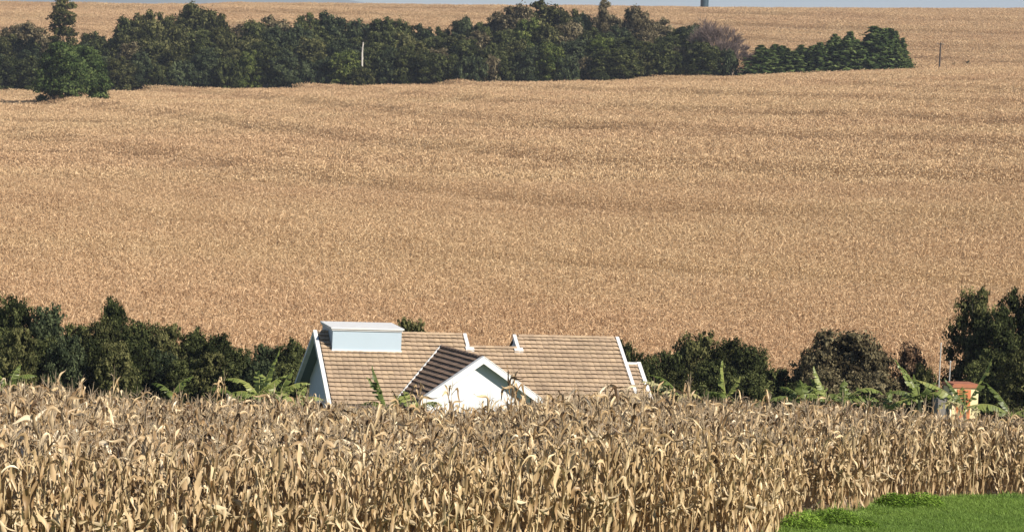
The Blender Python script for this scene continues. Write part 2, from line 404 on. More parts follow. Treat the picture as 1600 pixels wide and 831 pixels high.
for i in range(5):
    r = np.random.default_rng(200 + i); a = Arr()
    L = r.uniform(.2, .27); rr = r.uniform(.032, .045)
    s = np.linspace(0, 1, 6); V, Q = tube_arr(np.stack([0 * s, 0 * s, s * L], -1), rr * np.array([.35, .85, 1.0, .9, .6, .15]), 6)
    a.add(V, Q, r.uniform(.4, .7))
    for k in range(4):
        V, Q = leaf_arrays(r, r.uniform(.18, .34), .07, R(r.uniform(60, 85)), R(r.uniform(-60, 60)), .9, seg=4, twist=r.uniform(-1, 1))
        V = V + np.array([rr * .5, 0, L * r.uniform(.05, .4)]); a.add(rot_z(V, k * 1.57 + r.uniform(-.5, .5)), Q, r.uniform(.2, .9))
    V, Q, T = a.cat(); ang = R(r.choice([35, 60, 115, 150, 165])); V = rot_y(V, ang) + np.array([.012, 0, 0]); EAR.append((V, Q, T))
TAS = []
for i in range(5):
    r = np.random.default_rng(300 + i); a = Arr(); nb = int(r.integers(3, 7))
    for k in range(nb + 1):
        L = r.uniform(.28, .38) if k == 0 else r.uniform(.14, .26)
        el = R(86) if k == 0 else R(r.uniform(45, 82)); s = np.linspace(0, 1, 4)
        e = el - (0 if k == 0 else r.uniform(-.1, .9)) * s
        P = np.cumsum(np.stack([np.cos(e), 0 * e, np.sin(e)], -1) * L / 3, 0); P -= P[0]
        V, Q = tube_arr(P, [.0052, .005, .004, .002], 3)
        a.add(rot_z(V, r.uniform(0, 6.3)) + np.array([0, 0, 0 if k == 0 else r.uniform(0, .09)]), Q, r.uniform(.2, .9))
    TAS.append(a.cat())
STK = []
for i in range(6):
    r = np.random.default_rng(400 + i); s = np.linspace(0, 1, 9)
    P = np.stack([.05 * r.normal() * s ** 2 + .012 * np.sin(s * 9 + i), .05 * r.normal() * s ** 2 + .012 * np.cos(s * 8 + i), s * 1.85], -1)
    V, Q = tube_arr(P, .013 * (1.05 - .62 * s), 6); STK.append((V, Q, P))
def plant_plan(seed):
    """list of (kind, library index, location, rz, scale)"""
    r = np.random.default_rng(seed); plan = []
    k = int(r.integers(0, 6)); P = STK[k][2]; plan.append(('stalk', k, (0, 0, 0), 0.0, 1.0))
    base = r.uniform(0, 6.28); nl = 10
    def on(h):
        f = np.clip(h / 1.85, 0, 1) * 8; i = int(min(7, f)); t = f - i; q = P[i] * (1 - t) + P[i + 1] * t; return (q[0], q[1], h)
    for j in range(nl):
        h = .38 + 1.36 * j / (nl - 1) + r.uniform(-.05, .05)
        if j >= nl - 3: li = int(r.integers(0, 12))
        elif j >= 3: li = int(r.integers(7, 21))
        else: li = int(r.integers(14, 26))
        plan.append(('leaf', li, on(h), base + math.pi * (j % 2) + r.normal() * .55, r.uniform(.82, 1.15)))
    plan.append(('ear', int(r.integers(0, 5)), on(r.uniform(.75, 1.05)), r.uniform(0, 6.28), r.uniform(.9, 1.15)))
    plan.append(('tassel', int(r.integers(0, 5)), on(1.84), r.uniform(0, 6.28), r.uniform(.85, 1.2)))
    return plan
SLOT = {'leaf': 0, 'stalk': 1, 'tassel': 2, 'ear': 3}
CORN_MATS = [M['corn'], M['cornstalk'], M['tassel'], M['husk']]
def joined_plant(seed, name):
    r = np.random.default_rng(seed + 5000); a = Arr()
    for kind, k, loc, rz, sc in plant_plan(seed):
        if kind == 'leaf': V, Q = LEAF[k]; T = r.uniform(0, 1)
        elif kind == 'stalk': V, Q = STK[k][:2]; T = r.uniform(0, 1)
        elif kind == 'ear': V, Q, T = EAR[k]
        else: V, Q, T = TAS[k]
        a.add(rot_z(V * sc, rz) + np.array(loc), Q, T, SLOT[kind])
    return a.mesh(name, CORN_MATS)
# far plants: the same habit in fewer faces, set out in patches of rows
def far_plant(r, a, x, y, z, lod):
    H = r.uniform(1.65, 2.15); nl = 9 if lod == 0 else (6 if lod == 1 else 4); base = r.uniform(0, 6.28); dx, dy = r.normal(0, .05, 2)
    wd = (.055, .095, .16)[lod]
    for j in range(nl):
        h = H * (.35 + .62 * (j + .5) / nl)
        up = j >= nl - 2
        V, Q = leaf_arrays(r, r.uniform(.35, .65), wd * r.uniform(.7, 1.3), R(r.uniform(50, 82)), R(r.uniform(-60, 60) if up else r.uniform(-94, -70)), r.uniform(.35, .7), seg=4 if lod == 0 else 3, across=1, twist=r.uniform(-3, 3), kink=.3, wob=.35)
        V = rot_z(V, base + math.pi * (j % 2) + r.normal() * .6) + np.array([x + dx * h, y + dy * h, z + h]); a.add(V, Q, r.uniform(0, 1))
    tw = (.014, .03, .05)[lod]
    for j in range((4, 2, 2)[lod]):
        th = r.uniform(0, 3.1); e = np.array([math.cos(th), math.sin(th), 0]) * tw; top = np.array([r.normal(0, .06), r.normal(0, .06), .28])
        b = np.array([x + dx * H, y + dy * H, z + H - .08]); a.add(np.stack([b - e, b + e, b + top + e * .4, b + top - e * .4]), np.array([[0, 1, 2, 3]]), r.uniform(0, .5))
    e = np.array([.02, 0, 0]); b = np.array([x, y, z - .15]); t = np.array([x + dx * H, y + dy * H, z + H]); a.add(np.stack([b - e, b + e, t + e * .5, t - e * .5]), np.array([[0, 1, 2, 3]]), .4)
def far_patch(seed, name, wx, wy, row, step, lod):
    r = np.random.default_rng(seed); a = Arr()
    y = -wy / 2 + row / 2
    while y < wy / 2:
        x = -wx / 2 + r.uniform(0, step)
        while x < wx / 2:
            far_plant(r, a, x, y + r.normal(0, .05), r.normal(0, .07), lod); x += step * r.uniform(.7, 1.3)
        y += row
    return a.mesh(name, [M['farcorn']])

def scatter(name, P, rot, scl, idx, meshes, label, cat):
    """one object that carries many copies of a few source meshes"""
    src = bpy.data.collections.new(name + '_sources')
    for k, me in enumerate(meshes):
        o = bpy.data.objects.new('%s_source_%02d' % (name, k), me); src.objects.link(o)
    me = bpy.data.meshes.new(name); P = np.asarray(P, np.float32)
    me.vertices.add(len(P)); me.vertices.foreach_set('co', P.ravel())
    a = me.attributes.new('rot', 'FLOAT_VECTOR', 'POINT'); a.data.foreach_set('vector', np.asarray(rot, np.float32).ravel())
    a = me.attributes.new('scl', 'FLOAT_VECTOR', 'POINT'); a.data.foreach_set('vector', np.asarray(scl, np.float32).ravel())
    a = me.attributes.new('idx', 'INT', 'POINT'); a.data.foreach_set('value', np.asarray(idx, np.int32))
    o = link(name, me)
    g = bpy.data.node_groups.new(name + '_scatter', 'GeometryNodeTree')
    g.interface.new_socket('Geometry', in_out='INPUT', socket_type='NodeSocketGeometry'); g.interface.new_socket('Geometry', in_out='OUTPUT', socket_type='NodeSocketGeometry')
    gi = g.nodes.new('NodeGroupInput'); go = g.nodes.new('NodeGroupOutput')
    ci = g.nodes.new('GeometryNodeCollectionInfo'); ci.inputs['Collection'].default_value = src
    ci.inputs['Separate Children'].default_value = True; ci.inputs['Reset Children'].default_value = True
    ip = g.nodes.new('GeometryNodeInstanceOnPoints'); ip.inputs['Pick Instance'].default_value = True
    def na(nm, ty):
        n = g.nodes.new('GeometryNodeInputNamedAttribute'); n.data_type = ty; n.inputs['Name'].default_value = nm
        return [s for s in n.outputs if s.enabled and s.name == 'Attribute'][0]
    e2r = g.nodes.new('FunctionNodeEulerToRotation')
    g.links.new(gi.outputs[0], ip.inputs['Points']); g.links.new(ci.outputs[0], ip.inputs['Instance'])
    g.links.new(na('idx', 'INT'), ip.inputs['Instance Index']); g.links.new(na('rot', 'FLOAT_VECTOR'), e2r.inputs[0])
    g.links.new(e2r.outputs[0], ip.inputs['Rotation']); g.links.new(na('scl', 'FLOAT_VECTOR'), ip.inputs['Scale']); g.links.new(ip.outputs[0], go.inputs[0])
    md = o.modifiers.new('scatter', 'NODES'); md.node_group = g
    tag(o, label, cat, kind='stuff')
    return o

# ---- near field outline: front edge measured on the ground, rows run across the view
EDGE_PX = [(1203, 846), (1222, 829), (1262, 806), (1345, 803), (1378, 784), (1470, 780), (1600, 779), (1720, 782)]
EDGE = [hit(*p) for p in EDGE_PX]
ex0 = EDGE[0]
left_dir = Vector((-7.5, -8.6, 0)).normalized()
EDGE = [ex0 + left_dir * 34, ex0 + left_dir * 17] + EDGE + [EDGE[-1] + Vector((16, 3, 0))]
EX = np.array([p.x for p in EDGE]); EY = np.array([p.y for p in EDGE])
def edge_y(x): return np.interp(x, EX, EY)
ROW_A = R(6.0); ca, sa = math.cos(ROW_A), math.sin(ROW_A)
pts = []
rr = np.random.default_rng(11)
for v in np.arange(20, 125, 0.84):
    u = np.arange(-48, 48, 0.245) + rr.uniform(0, .2); u = u + rr.normal(0, .08, len(u)); vv = v + rr.normal(0, .05, len(u))
    pts.append(np.stack([u * ca - vv * sa, u * sa + vv * ca], -1))
pts = np.concatenate(pts)
back = 107.0 + 1.5 * np.sin(pts[:, 0] * .15)
ok = (pts[:, 1] > edge_y(pts[:, 0])) & (pts[:, 1] < back) & (np.abs(pts[:, 0]) < 0.20 * pts[:, 1] + 5.0) & (rr.uniform(0, 1, len(pts)) > .07)
pts = pts[ok]
def plant_height(x, y):
    t = x / y; px = 800 + t * FPX
    s = 1.0 + 0.16 * np.exp(-((px - 960) / 150) ** 2) + 0.10 * np.exp(-((px - 60) / 90) ** 2) - 0.10 * np.exp(-((px - 660) / 130) ** 2) * (y > 75)
    return s * (1 + 0.05 * np.sin(x * .7) * np.sin(y * .5))
depth_in = pts[:, 1] - edge_y(pts[:, 0])
nrm_fac = np.where(pts[:, 0] < ex0.x, 0.66, 1.0)
dd = depth_in * nrm_fac
inview = np.abs(pts[:, 0]) < 0.183 * pts[:, 1] + 0.2
order = np.argsort(np.where(inview, dd, 1e9)); single = order[:292]
is_single = np.zeros(len(pts), bool); is_single[single] = True
# the rest of the field
rest = pts[~is_single]; n = len(rest)
hs = plant_height(rest[:, 0], rest[:, 1]) * rr.normal(1.0, .09, n)
lean = rr.normal(0, .10, (n, 2)) * np.where(rr.uniform(0, 1, (n, 1)) > .93, 3.0, 1.0)
scatter('near_corn', np.stack([rest[:, 0], rest[:, 1], gz(rest[:, 0], rest[:, 1]) - .02], -1),
        np.stack([lean[:, 0], lean[:, 1], rr.uniform(0, 6.28, n)], -1), np.stack([hs * 1.04, hs * 1.04, hs], -1), rr.integers(0, 16, n),
        [joined_plant(1000 + k, 'corn_plant_mass_%d' % k) for k in range(16)], 'mass of dry tan corn filling the near field behind its front rows', 'corn')
# single plants along the front edge
leaf_me = [np_mesh('corn_leaf', V, Q, M['corn'], np.full(len(V), .5)) for V, Q in LEAF]
stalk_me = [np_mesh('corn_stalk', s[0], s[1], M['cornstalk'], np.full(len(s[0]), .5)) for s in STK]
ear_me = [np_mesh('corn_ear', V, Q, M['husk'], T) for V, Q, T in EAR]
tas_me = [np_mesh('corn_tassel', V, Q, M['tassel'], T) for V, Q, T in TAS]
LIB = {'leaf': leaf_me, 'stalk': stalk_me, 'ear': ear_me, 'tassel': tas_me}
def corn_plant(seed, x, y, h, label, group=None, rz=0.0, ln=(0, 0), fat=1.0, extra=0):
    e = empty('corn_plant', (x, y, gzf(x, y) - .02)); e.rotation_euler = (ln[0], ln[1], rz); e.scale = (h * fat, h * fat, h)
    tag(e, label, 'corn plant', group)
    more = [q for j in range(extra) for q in plant_plan(seed + 77 * (j + 1)) if q[0] == 'leaf']
    for kind, k, loc, rot, sc in plant_plan(seed) + more:
        o = link(kind, LIB[kind][k], e, loc, (0, 0, rot), (sc, sc, sc))
    return e
rp = np.random.default_rng(21)
for n_, k in enumerate(single):
    x, y = pts[k]; h = float(plant_height(x, y) * rp.normal(1.02, .08))
    if x > EDGE[3].x:
        q = 800 + x / y * FPX; wh = 'behind the larger weed clumps' if q < 1365 else ('behind the bright weeds in the corner' if q < 1480 else 'above the open lawn at the right')
        lb, gp = 'dry corn plant at the grass edge, ' + wh, 'corn plants along the grass edge'
    else:
        q = 800 + x / y * FPX
        wh = [w_ for l_, w_ in ((140, 'at the left picture edge'), (340, 'below the dark left thicket'), (470, 'below the banana clump left of the house'), (640, 'below the left half of the house roof'), (800, 'below the white gable'), (980, 'below the right half of the house roof'), (1130, 'below the annex and dry banana'), (9999, 'just left of the weeds and lawn')) if q < l_][0]
        lb, gp = 'dry corn plant in the front rows, ' + wh, 'corn plants in the front rows'
    corn_plant(2000 + n_, x, y, h, lb, gp, rp.uniform(0, 6.28), (rp.normal(0, .06), rp.normal(0, .06)))
# tall plants that stand out against house and shrubs
for px, py, Y, lb, fat in ((801, 570, 101, 'tall dry corn plant rising in front of the right edge of the white gable', 1.15),
                      (706, 592, 100, 'tall dry corn plant crossing the left barge board of the white gable', .9),
                      (650, 590, 100, 'tall dry corn plant in front of the lower end of the dark roof valley', .9),
                      (180, 572, 103, 'tall thin corn plant against the dark shrubs below the roundest treetop', .8),
                      (85, 574, 99, 'tall dry corn plant near the left end of the skyline of corn', 1.0),
                      (345, 575, 103, 'tall dry corn plant left of the yellow green banana clump', .85),
                      (1078, 585, 100, 'tall dry corn plant below the upright banana leaf right of the house', 1.0),
                      (905, 595, 101, 'tall dry corn plant against the lower edge of the main roof', .95)):
    p = at(px, py, Y); h = (p.z - gzf(p.x, p.y)) / 2.14
    corn_plant(3000 + px, p.x, p.y, h, lb, None, px * .7, (0.02, -.02), fat * min(1.0, 1.25 / h), 2 if px == 801 else 1)

# ---- far field
LONE_XY = hit(110, 152, 2.0)
def row_xy(v, x, upper):
    """a crop row that crosses x = 0 at distance v and bends with the slope; returns y and dy/dx"""
    if upper: return v - 1.0 * x + 6 * np.sin(x * .011), -1.0 + .066 * np.cos(x * .011)
    e = np.exp(-.0023 * x); return 110 + (v - 110) * e + 2.2 * np.sin(x * .035 + 1.0), -.0023 * (v - 110) * e + .077 * np.cos(x * .035 + 1.0)
def field_points(y0, y1, wx, wy, skip, upper):
    out = []; r = np.random.default_rng(int(y0)); v = 100.0 if not upper else y0 - 330
    vmax = 1100.0 if not upper else y1 + 330; dl = 0.0; k = 0; bands = []
    while v < vmax:
        k0 = .0023 * (v - 110) if not upper else 1.0; dv = wy * math.sqrt(1 + k0 * k0)
        xs = np.arange(-260, 260, wx / math.sqrt(1 + k0 * k0)) + r.uniform(0, wx); ys, sl = row_xy(v, xs, upper)
        u = r.uniform(0, 1); amp = .78 if u < .09 else (.45 if u < .32 else r.uniform(0, .12)); f1, f2, p1, p2 = r.uniform(.01, .03), r.uniform(.04, .09), r.uniform(0, 6), r.uniform(0, 6)
        lvl = np.clip(.55 + .5 * np.sin(xs * f1 + p1) + .3 * np.sin(xs * f2 + p2), 0, 1) * amp
        m_ = (ys > y0) & (ys < y1) & (np.abs(xs) < .205 * ys + 8)
        if m_.any(): out.append(np.stack([xs, ys, np.arctan(sl), lvl], -1)[m_])
        v += dv
    P = np.concatenate(out); keep = ~skip(P[:, 0], P[:, 1]); return P[keep]
WOOD_Y0, WOOD_Y1 = 674.0, 738.0
def wood_front(x):       # forward distance of the wood's near edge
    return 676 + 0 * x
def in_wood(x, y):
    px = 800 + x / y * FPX
    return (y > wood_front(x) - 1) & (y < WOOD_Y1) & (px < 1408)
def field_obj(name, y0, y1, wx, wy, row, step, lod, label, seed, nvar=8):
    P = field_points(y0, y1, wx, wy, in_wood, lod == 2); n = len(P); ang = P[:, 2]; dip = P[:, 3]; r = np.random.default_rng(seed)
    z = gz(P[:, 0], P[:, 1]); e = max(1.0, wy / 3)
    ty = (gz(P[:, 0], P[:, 1] + e) - gz(P[:, 0], P[:, 1] - e)) / (2 * e); tx = (gz(P[:, 0] + e, P[:, 1]) - gz(P[:, 0] - e, P[:, 1])) / (2 * e)
    flip = r.integers(0, 2, n) * math.pi; sg = np.cos(flip)
    cz, sz = np.cos(ang), np.sin(ang); t_al = tx * cz + ty * sz; t_ac = -tx * sz + ty * cz
    rot = np.stack([np.arctan(t_ac) * sg, -np.arctan(t_al) * sg, flip + ang + r.normal(0, .012, n)], -1)
    ph = contour(P[:, 0], P[:, 1]); band = np.zeros(n)
    for z0, _, ww in TERR:
        pt = .55 + .45 * np.sin(P[:, 0] * .045 + z0 * 3)
        band += pt * np.exp(-((ph - z0 + ww * .9) / (ww * .6)) ** 2)
    keep = (dip < .62) | (r.uniform(0, 1, n) < .3); keep &= np.hypot(P[:, 0] - LONE_XY[0], P[:, 1] - LONE_XY[1]) > 3.2
    hh = (1 - .45 * np.clip(band, 0, 1.1)) * (1 - .6 * dip) * r.normal(1.0, .05, n) * (1 + .07 * np.sin(P[:, 0] * .05 + P[:, 1] * .023) + .05 * np.sin(P[:, 1] * .11))
    scl = np.stack([np.full(n, 1.05), np.full(n, 1.05), hh], -1)
    scatter(name, np.stack([P[:, 0], P[:, 1], z], -1)[keep], rot[keep], scl[keep], r.integers(0, nvar, n)[keep],
            [far_patch(seed * 50 + k, name + '_patch_%d' % k, wx, wy, row, step, lod) for k in range(nvar)], label, 'corn')
field_obj('hillside_corn', 166, 300, 3.0, 1.6, .8, .24, 0, 'tan ripe cornfield on the lower hillside right behind the house', 3)
field_obj('slope_corn', 300, 676, 5.0, 3.2, .8, .30, 1, 'tan ripe cornfield rising up the slope to the long wood', 4)
field_obj('upper_corn', 676, 1200, 8.0, 5.4, .9, .42, 2, 'pale golden cornfield above the wood up to the skyline', 5)

# ================================================================== GRASS
def tuft(seed, name, n, h, spread, mat, wd=.006):
    r = np.random.default_rng(seed); a = Arr()
    for k in range(n):
        L = h * r.uniform(.6, 1.2); V, Q = leaf_arrays(r, L, wd * r.uniform(.8, 1.3), R(r.uniform(55, 88)), R(r.uniform(-10, 60)), 1.0, seg=3, across=1, twist=r.uniform(-1, 1))
        x, y = r.normal(0, spread, 2); a.add(rot_z(V, r.uniform(0, 6.28)) + np.array([x, y, 0]), Q, r.uniform(0, 1))
    return a.mesh(name, [mat])
def build_grass():
    r = np.random.default_rng(31)
    xs = np.linspace(-30, 40, 90); rows = np.linspace(0, 1, 40)
    X, Tt = np.meshgrid(xs, rows); Y = 34 + (edge_y(X) + 0.25 - 34) * Tt
    V = np.stack([X, Y, gz(X, Y) + .02], -1).reshape(-1, 3); nx = len(xs)
    i, j = np.meshgrid(np.arange(39), np.arange(nx - 1), indexing='ij'); a = (i * nx + j).ravel()
    tag(link('lawn', np_mesh('lawn', V, np.stack([a, a + 1, a + nx + 1, a + nx], -1), M['lawn'], smooth=True)), 'mown green lawn in front of the corn at the lower right corner', 'lawn', kind='structure')
    n = 42000; x = r.uniform(3.0, 19, n); y = r.uniform(54, 84, n)
    ok = (y < edge_y(x) + .15) & (x < .2 * y + 1.5); x = x[ok]; y = y[ok]; n = len(x)
    dist = edge_y(x) - y; hs = np.where(dist < .8, r.choice([1.0, 1.2, 1.7], n), 1.0) * r.uniform(.7, 1.25, n) * (1 + .25 * np.sin(x * 1.7 + y) * np.sin(y * 1.3))
    scatter('grass', np.stack([x, y, gz(x, y) + .02], -1), np.stack([r.normal(0, .12, n), r.normal(0, .12, n), r.uniform(0, 6.28, n)], -1),
            np.stack([hs, hs, hs], -1), r.integers(0, 6, n), [tuft(700 + k, 'grass_tuft_%d' % k, 26, .10, .06, M['grass'], .007) for k in range(6)],
            'short green grass at the lower right corner', 'grass')
build_grass()
def weed_mesh(seed, w, d, h, n):
    r = np.random.default_rng(seed); a = Arr()
    for k in range(n):
        q = r.uniform(-1, 1, 2)
        while q @ q > 1: q = r.uniform(-1, 1, 2)
        top = h * math.sqrt(max(.05, 1 - (q @ q))) * r.uniform(.45, 1.05)
        V, Q = leaf_arrays(r, r.uniform(.07, .13), r.uniform(.025, .045), R(r.uniform(10, 75)), R(r.uniform(-50, 20)), 1.0, seg=3, across=1, twist=r.uniform(-1, 1))
        a.add(rot_z(V, r.uniform(0, 6.28)) + np.array([q[0] * w / 2, q[1] * d / 2, top]), Q, r.uniform(0, 1) * (.5 + .5 * top / h))
    for k in range(60):
        q = r.uniform(-.7, .7, 2); V, Q = tube_arr([[q[0] * w / 2, q[1] * d / 2, -.05], [q[0] * w / 2 + .02, q[1] * d / 2, h * .6]], [.005, .003], 3); a.add(V, Q, .4)
    return a.mesh('weed_clump', [M['weed']])
for k, (px, py, wd, h, lb) in enumerate(((1255, 828, 1.2, .40, 'leafy green weed clump at the bottom edge of the corn, nearest the camera'),
                                     (1308, 822, 1.3, .42, 'broad leafy weed clump below the hanging husks at the corn edge'),
                                     (1345, 826, .9, .2, 'low weed patch where leafy weeds give way to lawn'),
                                     (1398, 793, 1.0, .36, 'small bright weed clump in the corner of the corn edge'),
                                     (1440, 792, 1.2, .36, 'bright yellowish green weed clump along the upper edge of the lawn'))):
    p = hit(px, py); o = link('weed_clump', weed_mesh(800 + k, wd, 1.0, h, 900), None, (p.x, p.y, p.z)); tag(o, lb, 'weeds', 'leafy weeds along the corn edge')

# ================================================================== HOUSE
TH = R(13.5); PT = math.tan(R(31.5))
HO = at(490, 519, 137.0)
h_u = Vector((math.cos(TH), math.sin(TH), 0)); h_d = Vector((-math.sin(TH), math.cos(TH), 0)); UZ = Vector((0, 0, 1))
EAVE = 4.95; LEN = 15.42
HG = gzf(HO.x + 6, HO.y) - 0.1
house = empty('house', (HO.x, HO.y, HG), TH)
tag(house, 'white house with tan tiled roofs, half hidden behind the near corn', 'house')
zr = HO.z - HG          # ridge height above the house base, all parts in house coordinates: x along ridge, y depth, z up
def tiles_on(parent, O, along, down, nrm, L, rows, mat, seed, e=0.335, wt=0.30, keep=None, name='tile_course'):
    """courses of overlapping tiles; O upper corner, along = course direction, down = slope direction (unit vectors)"""
    r = random.Random(seed)
    for k in range(rows):
        mb = MB(); n = int(L / wt) + 1; off = 0.0
        for j in range(-1, n + 1):
            a0 = max(0.0, j * wt + off); a1 = min(L, (j + 1) * wt + off)
            if a1 - a0 < .04: continue
            if keep and not keep((a0 + a1) / 2, (k + .5) * e): continue
            up = O + along * (a0 + .004) + down * (k * e - .05) + nrm * (.012 + r.uniform(0, .004))
            dn = O + along * (a0 + .004) + down * ((k + 1) * e + r.uniform(-.012, .012)) + nrm * (.098 + r.uniform(-.008, .012))
            wv = along * (a1 - a0 - .008); tn = nrm * .016; ar = nrm * .015
            tl = min(1, max(0, r.gauss(.55, .2)))
            q = [up, up + wv * .3 + ar * .9, up + wv * .7 + ar * .5, up + wv, dn, dn + wv * .3 + ar, dn + wv * .7 + ar * .55, dn + wv]
            q += [p_ - tn for p_ in q[4:]]
            mb.add(q, [(0, 4, 5, 1), (1, 5, 6, 2), (2, 6, 7, 3), (4, 8, 9, 5), (5, 9, 10, 6), (6, 10, 11, 7)], tl)
        if mb.v: mb.build(name, mat, parent)
def ridge_tiles(parent, p0, p1, mat, seed, rad=.11, name='ridge_tile_line'):
    r = random.Random(seed); d = (p1 - p0); L = d.length; d.normalize(); side = d.cross(UZ).normalized(); mb = MB(); n = max(1, int(L / .36))
    for k in range(n):
        a = p0 + d * (L * k / n - .02); b = p0 + d * (L * (k + 1) / n); r0 = rad; r1 = rad * 1.18; vs = []
        for q, rr_ in ((a, r0), (b, r1)):
            for t in (-1.35, -.7, 0, .7, 1.35): vs.append(q + side * math.sin(t) * rr_ + UZ * (math.cos(t) * rr_ - .02 + r.uniform(0, .006)))
        mb.add(vs, [(i, i + 1, i + 6, i + 5) for i in range(4)] + [(0, 1, 2, 3, 4), (9, 8, 7, 6, 5)], r.uniform(0, 1))
    mb.build(name, mat, parent)
def V3(x, y, z): return Vector((x, y, z))
cp, sp = math.cos(R(31.5)), math.sin(R(31.5))
dn_f = V3(0, -cp, -sp); nr_f = V3(0, -sp, cp); dn_r = V3(0, cp, -sp); nr_r = V3(0, sp, cp)
def deck(mb, x0, x1, s0, s1, th=.08, back=False):
    sg = 1 if back else -1
    mb.box(V3(x0, sg * s0, zr - s0 * PT - th), V3(x1 - x0, 0, 0), V3(0, sg * (s1 - s0), -(s1 - s0) * PT), V3(0, 0, th))
mb = MB()
deck(mb, 0, 7.62, 0, EAVE); deck(mb, 7.62, 10.05, .88, EAVE); deck(mb, 10.05, LEN, 0, EAVE)
deck(mb, 0, 7.62, .002, EAVE, back=True); deck(mb, 10.05, LEN, .002, EAVE, back=True)
mb.box(V3(7.62, -.88, zr - .88 * PT - .08), V3(2.43, 0, 0), V3(0, 5.8, -5.8 * PT * .75), V3(0, 0, .08))
main_roof = mb.build('main_roof', M['deck'], house)
S = 1 / cp
for bk in (-1, 1):
    b = MB(); b.box(V3(.0, bk * .05, zr - .05 * PT - .10), V3(.62, 0, 0), V3(0, bk * (EAVE - .1), -(EAVE - .1) * PT), V3(0, 0, .018)); b.build('soffit', M['soffit'], main_roof)
NR = int(EAVE * S / .335)
tiles_on(main_roof, V3(.22, 0, zr), V3(1, 0, 0), dn_f, nr_f, 7.25, 3, M['tile'], 1)
tiles_on(main_roof, V3(10.2, 0, zr), V3(1, 0, 0), dn_f, nr_f, 5.1, 3, M['tile'], 3)
tiles_on(main_roof, V3(.22, 0, zr) + dn_f * (3 * .335), V3(1, 0, 0), dn_f, nr_f, 15.08, NR - 3, M['tile'], 2)
tiles_on(main_roof, V3(7.4, 0, zr) - V3(0, 0, 0), V3(-1, 0, 0), dn_r, nr_r, 7.2, 14, M['tile'], 4)
tiles_on(main_roof, V3(15.3, 0, zr), V3(-1, 0, 0), dn_r, nr_r, 5.1, 14, M['tile'], 5)
ridge_tiles(main_roof, V3(.25, 0, zr + .03), V3(7.4, 0, zr + .03), M['tile'], 6)
ridge_tiles(main_roof, V3(10.3, 0, zr + .03), V3(15.2, 0, zr + .03), M['tile'], 7)
ridge_tiles(main_roof, V3(7.65, -.9, zr - .88 * PT + .05), V3(10.0, -.9, zr - .88 * PT + .05), M['tile'], 8)
def verge(parent, x0, wdt, s0, s1, back=False, lift=.12, low=.16, name='barge_board'):
    sg = 1 if back else -1; b = MB()
    b.box(V3(x0, sg * s0, zr - s0 * PT - low), V3(wdt, 0, 0), V3(0, sg * (s1 - s0), -(s1 - s0) * PT), V3(0, 0, low + lift)); b.build(name, M['white'], parent)
verge(main_roof, -.03, .19, 0, EAVE + .05); verge(main_roof, -.03, .2, .003, EAVE + .05, True, .06)
verge(main_roof, LEN - .12, .17, 0, EAVE + .05); verge(main_roof, LEN - .17, .24, .003, EAVE + .05, True, .08)
verge(main_roof, 7.47, .17, 0, .98); verge(main_roof, 10.0, .17, 0, .98)
b = MB(); b.box(V3(7.40, -1.16, zr - 1.16 * PT + .01), V3(.42, 0, 0), V3(0, .2, .2 * PT), V3(0, 0, .14)); b.build('verge_foot', M['white'], main_roof)
b = MB(); b.box(V3(9.86, -1.16, zr - 1.16 * PT + .01), V3(.44, 0, 0), V3(0, .2, .2 * PT), V3(0, 0, .14)); b.build('verge_foot', M['white'], main_roof)
# step gables either side of the lowered ridge
for x0 in (7.35, 10.12):
    b = MB(); b.prism([V3(x0, -.9, zr - .9 * PT - .1), V3(x0, 3.5, zr - 3.5 * PT - .1), V3(x0, 0, zr - .12)], (.12, 0, 0)); b.build('step_gable', M['wallwhite'], main_roof)
# walls
b = MB(); yw = 4.3; zt = zr - yw * PT - .1
b.prism([V3(.62, -yw, -1.2), V3(.62, yw, -1.2), V3(.62, yw, zt), V3(.62, 0, zr - .14), V3(.62, -yw, zt)], (.25, 0, 0)); b.build('gable_wall', M['wallwhite'], house)
b = MB(); b.prism([V3(LEN - .8, -yw, -1.2), V3(LEN - .8, yw, -1.2), V3(LEN - .8, yw, zt), V3(LEN - .8, 0, zr - .14), V3(LEN - .8, -yw, zt)], (.25, 0, 0)); b.build('gable_wall', M['wallwhite'], house)
b = MB(); b.box(V3(.87, -yw, -1.2), V3(LEN - 1.67, 0, 0), V3(0, .2, 0), V3(0, 0, zt + 1.2)); b.build('front_wall', M['wallwhite'], house)
b = MB(); b.box(V3(.87, yw - .2, -1.2), V3(LEN - 1.67, 0, 0), V3(0, .2, 0), V3(0, 0, zt + 1.2)); b.build('rear_wall', M['wallwhite'], house)
b = MB(); b.box(V3(.56, -3.5, .1), V3(.1, 0, 0), V3(0, 1.6, 0), V3(0, 0, 3.2)); dr = b.build('door', M['bluedoor'], house); dr['label'] = 'dark blue door under the left gable'
b = MB()
for q in ((-3.58, .1, .08, 3.28), (-1.9, .1, .08, 3.28)): b.box(V3(.53, q[0], q[1]), V3(.12, 0, 0), V3(0, q[2], 0), V3(0, 0, q[3]))
b.box(V3(.53, -3.58, 3.3), V3(.12, 0, 0), V3(0, 1.76, 0), V3(0, 0, .08)); b.build('door_frame', M['white'], dr)
